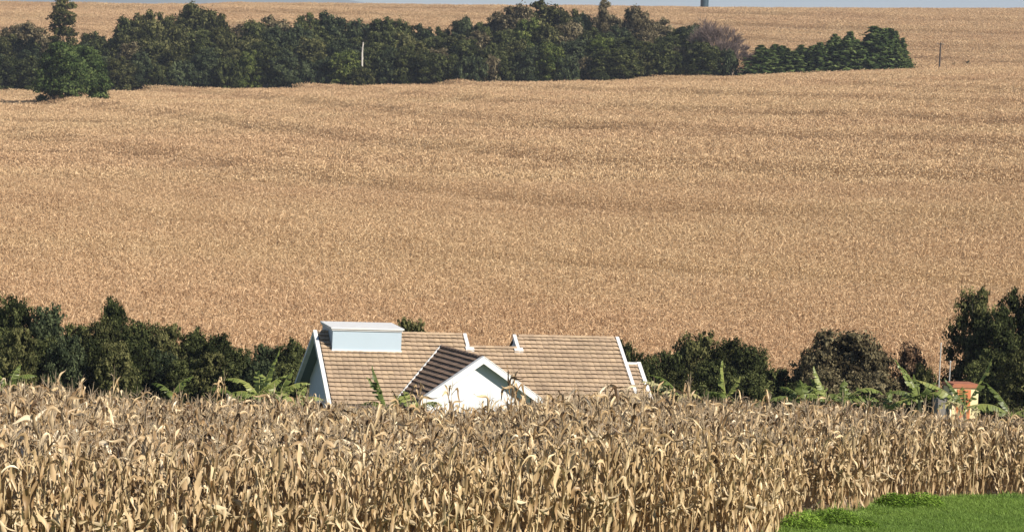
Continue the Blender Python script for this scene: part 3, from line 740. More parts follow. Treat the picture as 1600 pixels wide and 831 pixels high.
# white roof box
x0, x1, yf, yb = .72, 4.12, -1.32, 1.75; zb = zr - 1.32 * PT - .05; zt2 = zr - 1.32 * PT + 1.13
b = MB(); b.box(V3(x0, yf, zb - 1.1), V3(x1 - x0, 0, 0), V3(0, yb - yf, 0), V3(0, 0, zt2 - zb + 1.1)); box = b.build('roof_box', M['boxwhite'], house); box['label'] = 'pale blue white box built on the left end of the roof'
b = MB(); b.box(V3(x0 - .10, yf - .12, zt2), V3(x1 - x0 + .20, 0, 0), V3(0, yb - yf + .24, 0), V3(0, 0, .07)); b.box(V3(x0 - .05, yf - .06, zt2 - .08), V3(x1 - x0 + .10, 0, 0), V3(0, yb - yf + .12, 0), V3(0, 0, .079)); b.build('cap_slab', M['white'], box)
b = MB(); b.box(V3(x0 - .03, yf - .05, zb + .02), V3(x1 - x0 + .06, 0, 0), V3(0, .048, 0), V3(0, 0, .16)); b.build('base_flashing', M['white'], box)
# cross wing
WA = R(24.0) - TH; wf = V3(math.sin(WA), -math.cos(WA), 0); wl = V3(-math.cos(WA), -math.sin(WA), 0); WT = math.tan(R(33)); wc, ws = math.cos(R(33)), math.sin(R(33))
WB = V3(6.22, -.94, zr - .94 * PT + .05); WL = 5.2; WH = 3.15
mb = MB()
for sd in (wl, -wl):
    o = WB - wf * 1.6; e1 = wf * (WL + 1.6); e2 = sd * WH - UZ * (WH * WT); mb.box(o - UZ * .08, e1, e2, UZ * .08)
wing_roof = mb.build('wing_roof', M['soffit'], house)
def main_z(p): return zr + p.y * PT
for sd, mt, sdn in ((wl, M['tileshade'], 11), (-wl, M['tile'], 12)):
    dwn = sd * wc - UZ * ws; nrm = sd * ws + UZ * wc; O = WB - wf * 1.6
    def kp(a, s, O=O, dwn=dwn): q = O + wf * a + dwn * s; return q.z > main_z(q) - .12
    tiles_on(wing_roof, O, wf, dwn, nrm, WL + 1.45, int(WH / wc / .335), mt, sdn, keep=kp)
ridge_tiles(wing_roof, WB + UZ * .03 - wf * .1, WB + wf * (WL - .15) + UZ * .03, M['tileshade'], 13)
# pale mortar along the left valley
def valley(sd, name):
    pts_ = []
    for k in range(9):
        lo = k * .42; # find along-ridge position where the wing slope meets the main slope
        a0, a1 = -2.0, 8.0
        for _ in range(40):
            am = .5 * (a0 + a1); q = WB + wf * am + sd * lo - UZ * (lo * WT)
            if q.z > main_z(q): a1 = am
            else: a0 = am
        pts_.append(WB + wf * a1 + sd * lo - UZ * (lo * WT) + UZ * .09)
    b = MB()
    b.tube(pts_, [.045] * len(pts_), 6); b.build(name, M['white'], wing_roof)
valley(wl, 'valley_flashing'); valley(-wl, 'valley_flashing')
for sd in (wl, -wl):
    b = MB(); o = WB + wf * WL; e2 = sd * WH - UZ * (WH * WT)
    b.box(o - UZ * .22, wf * .06, e2, UZ * .32); b.build('barge_board', M['white'], wing_roof)
    b = MB(); b.box(o + UZ * .10 - wf * .2, wf * .28, e2, UZ * .04); b.build('verge_cap', M['white'], wing_roof)
b = MB(); gw = WB + wf * (WL - .40); hw = 2.7
b.prism([gw + wl * hw - UZ * (gw.z + 1.2), gw - wl * hw - UZ * (gw.z + 1.2), gw - wl * hw - UZ * (hw * WT + .1), gw - UZ * .12, gw + wl * hw - UZ * (hw * WT + .1)], -wf * .22); b.build('wing_gable_wall', M['wallwhite'], house)
for sd in (wl, -wl):
    b = MB(); o = gw + sd * hw - UZ * (gw.z + 1.2) - wf * .23; b.box(o, -wf * 3.4, -sd * .2, UZ * (gw.z + 1.2 - hw * WT - .15)); b.build('wing_side_wall', M['wallwhite'], house)
# low annex roof at the right end
mb = MB(); ax0, ax1 = LEN + .07, 16.16; s0 = 1.66; za = -.06
mb.box(V3(ax0, -s0, zr - s0 * PT + za - .08), V3(ax1 - ax0, 0, 0), V3(0, -(EAVE - s0), -(EAVE - s0) * PT), V3(0, 0, .08))
mb.box(V3(ax0, -s0 + .002, zr - s0 * PT + za - .08), V3(ax1 - ax0, 0, 0), V3(0, 4.5, -4.5 * PT * .8), V3(0, 0, .08))
annex = mb.build('annex_roof', M['soffit'], house)
tiles_on(annex, V3(ax0 + .02, -s0, zr - s0 * PT + za), V3(1, 0, 0), dn_f, nr_f, ax1 - ax0 - .2, int((EAVE - s0) * S / .335), M['tile'], 21)
b = MB(); b.box(V3(ax1 - .17, -s0, zr - s0 * PT + za - .14), V3(.19, 0, 0), V3(0, -(EAVE - s0), -(EAVE - s0) * PT), V3(0, 0, .26)); b.build('barge_board', M['white'], annex)
b = MB(); b.box(V3(ax0, -s0 - .1, zr - s0 * PT + za), V3(ax1 - ax0, 0, 0), V3(0, .22, 0), V3(0, 0, .09)); b.build('ridge_cap', M['white'], annex)
b = MB(); b.box(V3(ax0 + .03, -4.1, -1.2), V3(.5, 0, 0), V3(0, 6.2, 0), V3(0, 0, zr - 4.1 * PT + 1.0)); b.build('annex_wall', M['wallwhite'], house)

# ================================================================== TREES AND SHRUBS
def leaf_cards(r, C, N, size, tint, asp=.55):
    """small four-cornered leaf sprays at C facing N"""
    n = len(C); a = r.normal(size=(n, 3)); a -= N * np.sum(a * N, 1)[:, None]; a /= np.linalg.norm(a, axis=1)[:, None] + 1e-9; b = np.cross(N, a)
    sz = (size * r.uniform(.6, 1.3, n))[:, None]
    bend = N * sz * r.uniform(-.25, .25, n)[:, None]
    V = np.stack([C - a * sz + bend, C + b * sz * asp, C + a * sz + bend, C - b * sz * asp], 1).reshape(-1, 3)
    Q = np.arange(4 * n).reshape(n, 4)
    return V, Q, np.repeat(tint, 4)
def unit(r, n):
    v = r.normal(size=(n, 3)); return v / np.linalg.norm(v, axis=1)[:, None]
def crown_mesh(name, seed, lobes, sub, per, size, mat, inner=.25, subr=.34, flat=.8):
    """lobes: (centre, radius); clumps sit on each lobe's surface, leaves fill each clump"""
    r = np.random.default_rng(seed); Vs, Qs, Ts, n0 = [], [], [], 0
    for c, rad in lobes:
        c = np.array(c); ns = max(6, int(sub * (rad / 1.6) ** 1.7)); d = unit(r, ns); d[:, 2] = np.where(d[:, 2] < -.55, -d[:, 2], d[:, 2])
        cc = c + d * rad * r.uniform(.62, 1.02, ns)[:, None] * np.array([1, 1, flat]); lt = r.normal(0, .12)
        sr = rad * subr * r.uniform(.6, 1.35, ns); ct = np.clip(.5 + lt + r.normal(0, .13, ns), 0, 1)
        e = unit(r, ns * per); pos = np.repeat(cc, per, 0) + e * np.repeat(sr, per)[:, None] * (r.uniform(.25, 1.0, ns * per) + (r.uniform(0, 1, ns * per) > .82) * r.uniform(0, .7, ns * per))[:, None] * np.array([1, 1, .75])
        N = e * .7 + np.repeat(d, per, 0) * .6 + r.normal(0, .45, (ns * per, 3)); N /= np.linalg.norm(N, axis=1)[:, None]
        tt = np.clip(np.repeat(ct, per) + r.normal(0, .14, ns * per), 0, 1)
        V, Q, T = leaf_cards(r, pos, N, size, tt); Vs.append(V); Qs.append(Q + n0); Ts.append(T); n0 += len(V)
        ni = int(ns * per * inner); di = unit(r, ni); pi = c + di * rad * .62 * r.uniform(.3, 1, ni)[:, None] * np.array([1, 1, flat])
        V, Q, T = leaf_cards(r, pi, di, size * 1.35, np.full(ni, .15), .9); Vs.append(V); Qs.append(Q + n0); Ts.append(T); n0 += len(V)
    return np_mesh(name, np.concatenate(Vs), np.concatenate(Qs), mat, np.concatenate(Ts))
def round_lobes(seed, n, w, h, z0, rad, skew=0.0):
    """lobes spread over a broad dome of width w from z0 to h"""
    r = np.random.default_rng(seed); L = []
    for k in range(n):
        f = (k + r.uniform(.1, .9)) / n; rr_ = rad * r.uniform(.85, 1.45) * (1 - .2 * f)
        prof = math.sqrt(max(0.05, 1 - (max(0.0, f - .3) / .75) ** 2.2)); q = max(.2, (w / 2 - rr_ * .75)) * prof * r.uniform(.7, 1.05); a = k * 2.4 + r.uniform(-.6, .6)
        z = z0 + rr_ * .6 + (h - z0 - rr_ * 1.5) * f
        L.append((np.array([math.cos(a) * q + skew * (z - z0), math.sin(a) * q, z]), rr_))
    for f in (.3, .58, .74): L.append((np.array([r.normal(0, .05) * w, r.normal(0, .05) * w, z0 + (h - z0) * f]), min(w, h - z0) * (.3 if f < .7 else .25)))
    return L
def trunk_mesh(name, seed, h, r0, limbs, spread, mat, zl=.3, fork=0):
    rd = random.Random(seed); b = MB(); bend = Vector((rd.uniform(-.5, .5), rd.uniform(-.5, .5), 0))
    P = [Vector((0, 0, -.6))] + [bend * (k / 6) ** 2 * h * .12 + Vector((0, 0, h * k / 6)) for k in range(1, 7)]
    b.tube(P, [r0 * 1.25] + [r0 * (1 - .8 * k / 6) for k in range(1, 7)], 7)
    for k in range(limbs):
        f = zl + (1 - zl) * (k + .3) / limbs * .85; s = P[0].lerp(P[-1], 0) ; i = min(5, int(f * 6)); s = P[i].lerp(P[i + 1], f * 6 - i) if i else Vector((0, 0, h * f))
        a = k * 2.4 + rd.uniform(-.4, .4); L = spread * rd.uniform(.6, 1.0); d = Vector((math.cos(a), math.sin(a), rd.uniform(.5, 1.1)))
        b.tube([s, s + d * L * .5 + Vector((0, 0, -.05 * L)), s + d * L * .85 + Vector((0, 0, .1 * L))], [r0 * .42 * (1 - f * .4), r0 * .27, r0 * .08], 5)
    return b.mesh(name, mat)
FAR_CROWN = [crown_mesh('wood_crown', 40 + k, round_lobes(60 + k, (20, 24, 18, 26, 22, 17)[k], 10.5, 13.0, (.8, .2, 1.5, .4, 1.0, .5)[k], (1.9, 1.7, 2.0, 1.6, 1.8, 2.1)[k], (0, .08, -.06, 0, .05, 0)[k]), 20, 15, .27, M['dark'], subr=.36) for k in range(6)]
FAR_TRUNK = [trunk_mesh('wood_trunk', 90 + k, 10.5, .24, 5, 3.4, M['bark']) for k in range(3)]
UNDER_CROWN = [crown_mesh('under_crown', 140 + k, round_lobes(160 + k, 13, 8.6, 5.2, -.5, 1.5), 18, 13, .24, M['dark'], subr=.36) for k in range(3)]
def set_mat(o, mat):
    o.material_slots[0].link = 'OBJECT'; o.material_slots[0].material = mat
def tree(name, x, y, h, wd, crown, trunk, mat, label, cat='tree', group=None, ch=13.0, cw=9.5, tm=None, rz=None):
    z = gzf(x, y); e = empty(name, (x, y, z), rz if rz is not None else (x * 1.7 + y) % 6.28)
    tag(e, label, cat, group)
    c = link('crown', crown, e, (0, 0, 0), None, (wd / cw, wd / cw, h / ch))
    if mat is not None: set_mat(c, mat)
    if trunk is not None:
        k = link('trunk', trunk, e, (0, 0, 0), None, (wd / cw, wd / cw, h / ch))
        if tm: set_mat(k, tm)
    return e
ORD = 'first second third fourth fifth sixth seventh eighth ninth tenth eleventh twelfth thirteenth fourteenth fifteenth sixteenth seventeenth eighteenth nineteenth twentieth twenty-first twenty-second twenty-third twenty-fourth twenty-fifth twenty-sixth twenty-seventh twenty-eighth twenty-ninth thirtieth thirty-first thirty-second thirty-third thirty-fourth thirty-fifth thirty-sixth thirty-seventh thirty-eighth thirty-ninth fortieth'.split()
WORDS = {'dark': 'dark green', 'olive': 'olive green', 'brown': 'grey brown', 'blue': 'deep bluish green', 'fresh': 'mid green', 'rust': 'rusty brown'}
# crowns on the skyline of the wood: px, top y, crown width px, colour
SKYLINE = [(-14, 44, 46, 'brown'), (14, 40, 40, 'brown'), (42, 34, 56, 'brown'), (146, 50, 44, 'dark'), (176, 60, 40, 'dark'), (200, 24, 46, 'dark'), (228, 16, 52, 'olive'),
           (262, 20, 44, 'olive'), (306, 5, 66, 'olive'), (340, 22, 44, 'olive'), (372, 38, 40, 'brown'), (398, 29, 44, 'dark'), (432, 25, 60, 'brown'), (478, 20, 48, 'dark'), (518, 19, 54, 'blue'),
           (560, 30, 44, 'blue'), (596, 27, 48, 'dark'), (628, 28, 46, 'dark'), (662, 38, 40, 'blue'), (694, 42, 36, 'dark'), (725, 25, 36, 'blue'), (752, 36, 40, 'dark'), (782, 19, 48, 'brown'),
           (814, 4, 56, 'brown'), (856, 1, 70, 'olive'), (890, 14, 46, 'olive'), (912, 19, 34, 'blue'), (944, 20, 40, 'brown'), (994, 10, 44, 'brown'), (966, 24, 40, 'brown'), (1030, 28, 44, 'brown'), (1062, 42, 46, 'dark'), (1078, 37, 44, 'blue')]
rd = random.Random(5)
for k, (px, ty, wpx, c) in enumerate(SKYLINE):
    Y = 724 + rd.uniform(-4, 6); p = at(px, ty, Y); wd = wpx * Y / FPX * 1.22; h = p.z - gzf(p.x, Y)
    tree('tree', p.x, Y, h * 1.02, max(wd, 5.5), FAR_CROWN[k % 6], FAR_TRUNK[k % 3], M[c], '%s tree, %s from the left along the skyline of the wood' % (WORDS[c], ORD[k]), group='trees on the skyline of the wood')
sky_x = [s[0] for s in SKYLINE]; sky_t = [s[1] for s in SKYLINE]; o_ = np.argsort(sky_x); sky_x = np.array(sky_x)[o_]; sky_t = np.array(sky_t)[o_]
base_x = [0, 350, 400, 800, 1080, 1200]; base_y = [138, 130, 126, 122, 116, 114]
cnt = 0
for row, (Y0, frac, cw_) in enumerate(((711, .82, 50), (698, .62, 54))):
    px = -20 + row * 17
    while px < 1110:
        by = np.interp(px, base_x, base_y); ty = by - (by - np.interp(px, sky_x, np.maximum(sky_t, 14))) * frac * rd.uniform(.88, 1.08)
        Y = Y0 + rd.uniform(-3, 3); p = at(px, ty, Y); h = max(6.0, p.z - gzf(p.x, Y)); wd = cw_ * rd.uniform(.9, 1.25) * Y / FPX
        c = rd.choice(['dark', 'olive', 'blue', 'olive', 'dark', 'brown'] if px < 520 else ['dark', 'blue', 'dark', 'fresh', 'olive', 'brown'])
        if c == 'fresh' and rd.random() < .5: c = 'dark'
        tree('tree', p.x, Y, h, wd, FAR_CROWN[(cnt * 5 + 2) % 6], FAR_TRUNK[cnt % 3], M[c], '%s tree in the %s of the wood, %s' % (WORDS[c], ('upper middle', 'lower middle')[row], [w_ for l_, w_ in ((180, 'near the tall layered tree'), (400, 'under the high left crowns'), (600, 'around the white bare trunk'), (780, 'in its lowest stretch'), (960, 'under its highest crowns'), (9999, 'towards the bare pinkish tree')) if px < l_][0]), group='trees in the middle of the wood')
        cnt += 1; px += cw_ * rd.uniform(.62, .9)
px = -14; k = 0
while px < 1150:
    by = np.interp(px, base_x, base_y); hp = rd.uniform(34, 58); Y = 684 + rd.uniform(-3, 2); p = at(px, by - hp, Y); h = max(5.0, p.z - gzf(p.x, Y)); wd = rd.uniform(40, 58) * Y / FPX
    c = rd.choice(['dark', 'blue', 'olive', 'dark', 'fresh', 'blue', 'brown'] if px > 130 else ['blue', 'dark', 'brown'])
    tree('tree', p.x, Y, h, wd, (UNDER_CROWN[k % 3] if hp < 44 else FAR_CROWN[(k * 3 + 1) % 6]), FAR_TRUNK[k % 3] if hp >= 44 else None, M[c],
         '%s tree, %s from the left along the front edge of the wood' % (WORDS[c], ORD[min(k, 39)]), group='trees along the front edge of the wood', ch=(5.2 if hp < 44 else 13.0), cw=(8.0 if hp < 44 else 9.5))
    k += 1; px += rd.uniform(26, 38)
# tall layered tree behind the lone tree
r_ = np.random.default_rng(77); TL = []
for z, n, s in ((6, 4, 3.0), (9, 5, 3.1), (12, 5, 2.8), (15, 5, 2.9), (18, 5, 2.7), (20.5, 4, 2.2), (22.5, 2, 1.0)):
    for i in range(n):
        a = i * 6.28 / n + r_.uniform(0, 1.5); TL.append((np.array([math.cos(a) * s * r_.uniform(.5, 1), math.sin(a) * s * r_.uniform(.5, 1), z + r_.uniform(-.8, .8)]), r_.uniform(1.35, 2.0)))
TALL_CROWN = crown_mesh('tall_crown', 78, TL, 22, 15, .25, M['olive'], inner=.12)
TALL_TRUNK = trunk_mesh('tall_trunk', 79, 22, .34, 9, 3.2, M['bark'], zl=.25)
p = at(100, -7, 700); h = p.z - gzf(p.x, 700)
tree('tall_tree', p.x, 700, h, 9.2, TALL_CROWN, TALL_TRUNK, M['olive'], 'tall loose crowned tree rising above the left end of the wood', ch=24.0, cw=9.0)
p = at(945, -6, 716); h = p.z - gzf(p.x, 716)
tree('spindly_tree', p.x, 716, h, 4.6, TALL_CROWN, TALL_TRUNK, M['brown'], 'thin spindly treetop sticking up from the highest part of the wood', ch=24.0, cw=9.0)
# lone round tree in the field
LC = [(np.array(q[:3]), q[3]) for q in ((-2.6, -.6, 5.2, 2.6), (0, -1.2, 7.6, 2.9), (2.6, -.4, 6.6, 2.8), (3.9, .5, 4.4, 2.5), (-4.2, 0, 3.9, 2.1), (1.2, -1.8, 4.6, 2.6), (-1.4, -1.9, 3.8, 2.2), (.6, 1.2, 9.1, 2.2), (-2.2, .8, 8.0, 2.1),
                                     (4.4, .3, 2.2, 1.9), (4.9, 0, 1.2, 1.4), (-5.1, .3, 1.6, 1.2), (-4.2, -.4, .8, .9), (3.2, -.8, 1.4, 1.5), (2.0, 1.8, 6.8, 2.4), (-1.0, 2.0, 6.0, 2.4), (0.3, -1.5, 2.9, 1.3))]
LONE = crown_mesh('lone_crown', 81, round_lobes(83, 34, 14.6, 11.6, .9, 2.1) + [(np.array([4.6, -.6, 1.0]), 1.7), (np.array([5.4, .3, .8]), 1.4), (np.array([-5.2, 0, 1.0]), 1.3)], 34, 18, .22, M['pine'], inner=.35)
p = hit(110, 152, 2.0); b = MB()
for x_, l_ in ((-1.4, -.5), (1.0, .4), (-2.9, -.6)): b.tube([(x_, 0, -.5), (x_ + l_ * .2, .1, 1.6), (x_ + l_, 0, 4.5)], [.36, .27, .15], 7)
lone = tree('lone_tree', p.x, p.y, 1, 1, LONE, b.mesh('lone_trunk', M['bark']), M['pine'], 'round dense dark green tree standing alone in the field before the wood', ch=1.0, cw=1.0, rz=0.0)
top = at(110, 66, p.y); s_ = (top.z - p.z) / 11.4
for c in lone.children:
    c.scale = (s_ * .98, s_ * .98, s_)
# pale trunk in front of the wood
b = MB(); b.tube([(0, 0, -.5), (.1, 0, 4), (-.05, 0, 8), (.08, 0, 10.2)], [.26, .24, .2, .1], 6)
for z_, dx_ in ((6.5, .35), (8.4, -.4), (9.2, .3)): b.tube([(0, 0, z_), (dx_ * .5, .1, z_ + .3), (dx_, .1, z_ + .8)], [.08, .05, .02], 5)
Y = 679.5; p = at(567, 66, Y); o = b.build('dead_tree', M['palebark']); o.location = (p.x, Y, gzf(p.x, Y)); o.scale = (1, 1, (p.z - gzf(p.x, Y)) / 10.2)
tag(o, 'slender white bare trunk standing before the dark wood', 'tree')
p2 = at(568, 101, 677.0); tree('shrub', p2.x, 677.0, p2.z - gzf(p2.x, 677.0), 6.5, UNDER_CROWN[1], None, M['olive'], 'olive shrub hiding the foot of the white bare trunk', 'shrub', ch=5.2, cw=8.0)
# bare pinkish trees
def bare_tree(seed, h, wd, n1, tips):
    r = random.Random(seed); b = MB(); t = MB()
    def grow(p, d, L, rad, lev):
        q = p + d * L * .55 + Vector((r.uniform(-.1, .1), r.uniform(-.1, .1), .05)) * L; e = q + (d + Vector((r.uniform(-.25, .25), r.uniform(-.25, .25), .15))) * L * .45
        (b if lev < 2 else t).tube([p, q, e], [rad, rad * .75, rad * .5], 5 if lev < 2 else 3)
        if lev >= 4: return
        for i in range(n1 if lev < 3 else tips):
            a = r.uniform(0, 6.28); s = r.uniform(.35, .8); nd_ = (d + Vector((math.cos(a) * s, math.sin(a) * s, r.uniform(-.1, .3)))).normalized(); st = q.lerp(e, r.uniform(0, 1)) if i else e
            grow(st, nd_, L * r.uniform(.6, .8), max(.028, rad * .55), lev + 1)
    b.tube([(0, 0, -.5), (0, 0, h * .22)], [.3, .24], 7)
    for i in range(4):
        a = i * 1.57 + r.uniform(-.4, .4); grow(Vector((0, 0, h * .2)), Vector((math.cos(a) * wd, math.sin(a) * wd, 1)).normalized(), h * .30, .15, 0)
    return b, t
for k, (px, ty, Y, lb, wd, h0) in enumerate(((1118, 36, 694, 'large bare pinkish brown tree at the right end of the broadleaf wood', .5, 11.0), (1142, 62, 690, 'smaller bare pinkish tree leaning beside the large bare one', .6, 9.0), (1164, 78, 688, 'low bare pinkish tree next to the first of the conifers', .7, 8.0))):
    b, t = bare_tree(500 + k, h0, wd, 5, 6); p = at(px, ty, Y); g = gzf(p.x, Y); s_ = (p.z - g) / h0
    e = empty('bare_tree', (p.x, Y, g)); tag(e, lb, 'tree', 'bare trees at the end of the wood'); e.scale = (s_, s_, s_)
    b.build('trunk', M['pinkbark'], e); t.build('twigs', M['pinkbark'], e)
# row of conifers
def conifer_mesh(seed, h, w):
    r = np.random.default_rng(seed); C, N, T = [], [], []
    tiers = 24
    for i in range(tiers):
        f = i / (tiers - 1); z = h * (.02 + .96 * f) + r.normal(0, .08); rad = w / 2 * r.uniform(.8, 1.15) * (1 - f) ** .85 * (1 if f > .12 else .85) + .08; nb = int(4 + 6 * (1 - f)); a0 = r.uniform(0, 6)
        for k in range(nb):
            a = a0 + k * 6.28 / nb + r.normal(0, .18); L = rad * r.uniform(.72, 1.18); tb = np.clip(r.normal(.5, .17), 0, 1); up = r.uniform(.05, .35)
            for s in np.linspace(.25, 1, 8):
                for q in range(3):
                    C.append([math.cos(a) * L * s + r.normal(0, .12), math.sin(a) * L * s + r.normal(0, .12), z + L * up * s * s - .12 * s + r.normal(0, .12)]); N.append([math.cos(a) * .5, math.sin(a) * .5, .7]); T.append(np.clip(tb + r.normal(0, .1) + .1 * (s - .5), 0, 1))
    N = np.array(N) + r.normal(0, .35, (len(N), 3)); N /= np.linalg.norm(N, axis=1)[:, None]
    V, Q, T = leaf_cards(r, np.array(C), N, .30, np.array(T), .42); return np_mesh('conifer_crown', V, Q, M['pine'], T)
CON = [conifer_mesh(600 + k, 10.0, 5.4) for k in range(4)]; b = MB(); b.tube([(0, 0, -.4), (0, 0, 5), (0, 0, 9.6)], [.2, .13, .03], 6); CONT = b.mesh('conifer_trunk', M['bark'])
CONL = [(1190, 71, 34), (1204, 69, 30), (1222, 71, 32), (1240, 77, 28), (1252, 71, 26), (1268, 70, 28), (1282, 66, 30), (1297, 54, 30), (1309, 58, 28), (1322, 49, 32), (1338, 62, 32), (1350, 58, 34), (1366, 42, 40), (1378, 44, 38), (1392, 44, 34), (1404, 60, 30), (1411, 74, 26)]
for k, (px, ty, wpx) in enumerate(CONL):
    for back in (0, 1):
        Y = 681 + (k % 3) * 3 + back * 11 + (k > 11) * 4; t_ = ty + (0 if (back == 0) == (k % 2 == 0) else rd.uniform(3, 12)); p = at(px + back * 7, t_, Y); h = p.z - gzf(p.x, Y)
        if back and k > 15: continue
        lb = ('conifer, %s from the left in the front line of the conifer row' % ORD[k]) if back == 0 else 'dark green conifer, %s from the left in the rear line of the conifer row' % ORD[k]
        tree('conifer', p.x, Y, h, wpx * Y / FPX * rd.uniform(2.1, 2.9) * (.68 if k > 13 else 1), CON[(k + back) % 4], CONT, None, lb if back else 'dark green ' + lb, group='conifers ending the wood' if back == 0 else 'conifers in the rear line', ch=10.0, cw=5.4)
# small bushes by the utility pole
SMALL = [crown_mesh('small_bush_crown', 640 + k, round_lobes(650 + k, 5, 3.0, 2.4, 0, .7), 14, 12, .13, M['brown']) for k in range(2)]
for k, (px, py, lb) in enumerate(((1492, 101, 'small dry bush in the upper field just right of the pole'), (1512, 98, 'small dry bush in the upper field, farther right of the pole'))):
    p = hit(px, py, 2.0); p.z += .3; o = link('dry_bush', SMALL[k], None, p, None, (.75, .75, 1.0)); tag(o, lb, 'bush')

# ---- shrubs behind the house
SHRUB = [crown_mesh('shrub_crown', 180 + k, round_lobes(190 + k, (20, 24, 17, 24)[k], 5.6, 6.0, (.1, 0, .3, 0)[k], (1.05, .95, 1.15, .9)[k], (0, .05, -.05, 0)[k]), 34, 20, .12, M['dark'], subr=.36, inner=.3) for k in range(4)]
SHRUB_T = trunk_mesh('shrub_trunk', 199, 4.6, .14, 6, 1.7, M['bark'], zl=.15)
def shrub(px, ty, wpx, Y, c, k, label, group=None):
    p = at(px, ty, Y); h = p.z - gzf(p.x, Y)
    tree('shrub', p.x, Y, h * 1.02, wpx * Y / FPX * 1.3, SHRUB[k % 4], SHRUB_T, M[c], label, 'shrub', group, ch=6.0, cw=5.2)
LEFT = [(-8, 452, 60, 158, 'dark', 'dark green shrub cut by the left picture edge, tallest of the left thicket'), (30, 458, 56, 157, 'dark', 'tall dark shrub second from the left picture edge'), (80, 470, 56, 156, 'blue', 'bluish green shrub with a rounded top left of the protruding treetop'), (122, 500, 54, 154, 'dark', 'dark shrub in the dip left of the protruding treetop'),
        (182, 459, 48, 160, 'dark', 'narrow treetop protruding above the middle of the left thicket'), (160, 492, 56, 153, 'olive', 'olive shrub below the protruding treetop'), (222, 494, 62, 155, 'dark', 'dark shrub just right of the protruding treetop'), (262, 500, 58, 154, 'olive', 'olive shrub in the middle of the left thicket'), (300, 508, 56, 155, 'dark', 'dark green shrub where the left thicket slopes down'),
        (338, 516, 56, 153, 'dark', 'dark shrub near the low right part of the left thicket'), (372, 536, 48, 152, 'dark', 'low dark shrub at the dip left of the house'), (418, 534, 56, 154, 'blue', 'dark shrub second from the left gable of the house'), (455, 526, 54, 152, 'dark', 'dark green shrub touching the left gable of the house')]
for k, (px, ty, wpx, Y, c, lb) in enumerate(LEFT): shrub(px, ty, wpx, Y, c, k, lb, 'shrubs left of the house')
for k, px in enumerate(range(-10, 480, 38)): shrub(px, np.interp(px, [0, 200, 350, 480], [510, 530, 556, 560]) + rd.uniform(-10, 10), 56, 147 + rd.uniform(-2, 2), ('dark', 'olive', 'dark', 'blue')[k % 4], k + 2, 'low shrub in front of the left thicket, %s from the left picture edge' % ORD[k], 'low shrubs in front of the left thicket')
RIGHT = [(978, 527, 40, 156, 'dark', 'dark shrub touching the right end of the main roof ridge'), (1008, 546, 48, 153, 'dark', 'low dark shrub behind the small annex roof'), (1046, 544, 50, 154, 'dark', 'dark shrub left of the olive treetop behind the annex'), (1090, 511, 70, 156, 'olive', 'loose olive topped small tree right of the house'), (1140, 522, 60, 155, 'olive', 'olive shrub right of the loose topped small tree'),
         (1178, 532, 56, 154, 'dark', 'dark shrub near the right end of the right thicket'), (1215, 570, 54, 152, 'dark', 'low dark shrub ending the right thicket'), (1120, 556, 70, 148, 'dark', 'low dark shrub behind the upright banana leaf'), (1060, 574, 60, 148, 'olive', 'low olive shrub behind the dry banana fronds'), (1180, 575, 60, 148, 'dark', 'low dark shrub in front of the right thicket'),
         (1318, 508, 118, 152, 'brown', 'broad rounded grey brown shrub, largest in the gap right of the house'), (1282, 535, 70, 151, 'brown', 'grey brown shrub forming the left shoulder of the broad rounded one'), (1362, 530, 74, 151, 'brown', 'grey brown shrub forming the right shoulder of the broad rounded one'), (1300, 570, 80, 147, 'brown', 'low grey brown shrub behind the bright banana leaf'), (1360, 575, 80, 147, 'brown', 'low grey brown shrub behind the arching banana leaves'),
         (1428, 530, 52, 153, 'rust', 'rusty brown thin shrub between the broad shrub and the posts'), (1447, 566, 40, 148, 'olive', 'small olive shrub left of the little red roofed shed'), (1240, 592, 50, 147, 'dark', 'low dark shrub left of the bright banana leaf'),
         (642, 491, 54, 160, 'olive', 'olive shrub peeping over the roof right of the white roof box'), (740, 538, 44, 158, 'dark', 'small dark shrub seen in the notch of the roof ridge')]
for k, (px, ty, wpx, Y, c, lb) in enumerate(RIGHT): shrub(px, ty, wpx, Y, c, k + 1, lb)
BIG = [crown_mesh('big_crown', 220 + k, round_lobes(230 + k, 32, 6.6, 10.0, .6, 1.2), 30, 18, .13, M['dark'], inner=.25, subr=.36) for k in range(2)]; BIG_T = trunk_mesh('big_trunk', 240, 8.5, .22, 8, 2.2, M['bark'], zl=.2)
for k, (px, ty, wpx, Y, c, lb) in enumerate(((1524, 445, 82, 152, 'olive', 'tall olive grey tree with pale gaps behind the red roofed shed'), (1590, 448, 70, 153, 'dark', 'tall dark tree cut by the right picture edge'), (1560, 474, 88, 150, 'dark', 'dark tree between the tall pair at the right edge'), (1596, 545, 70, 146, 'olive', 'lower olive tree at the right picture edge below the tall ones'), (1530, 560, 60, 147, 'dark', 'dark shrubby tree right behind the red roofed shed'), (1640, 440, 80, 152, 'dark', 'dark tree mostly beyond the right picture edge'))):
    p = at(px, ty, Y); h = p.z - gzf(p.x, Y); tree('tree', p.x, Y, h * 1.02, wpx * Y / FPX * 1.12, BIG[k % 2], BIG_T, M[c], lb, ch=10.0, cw=6.4)

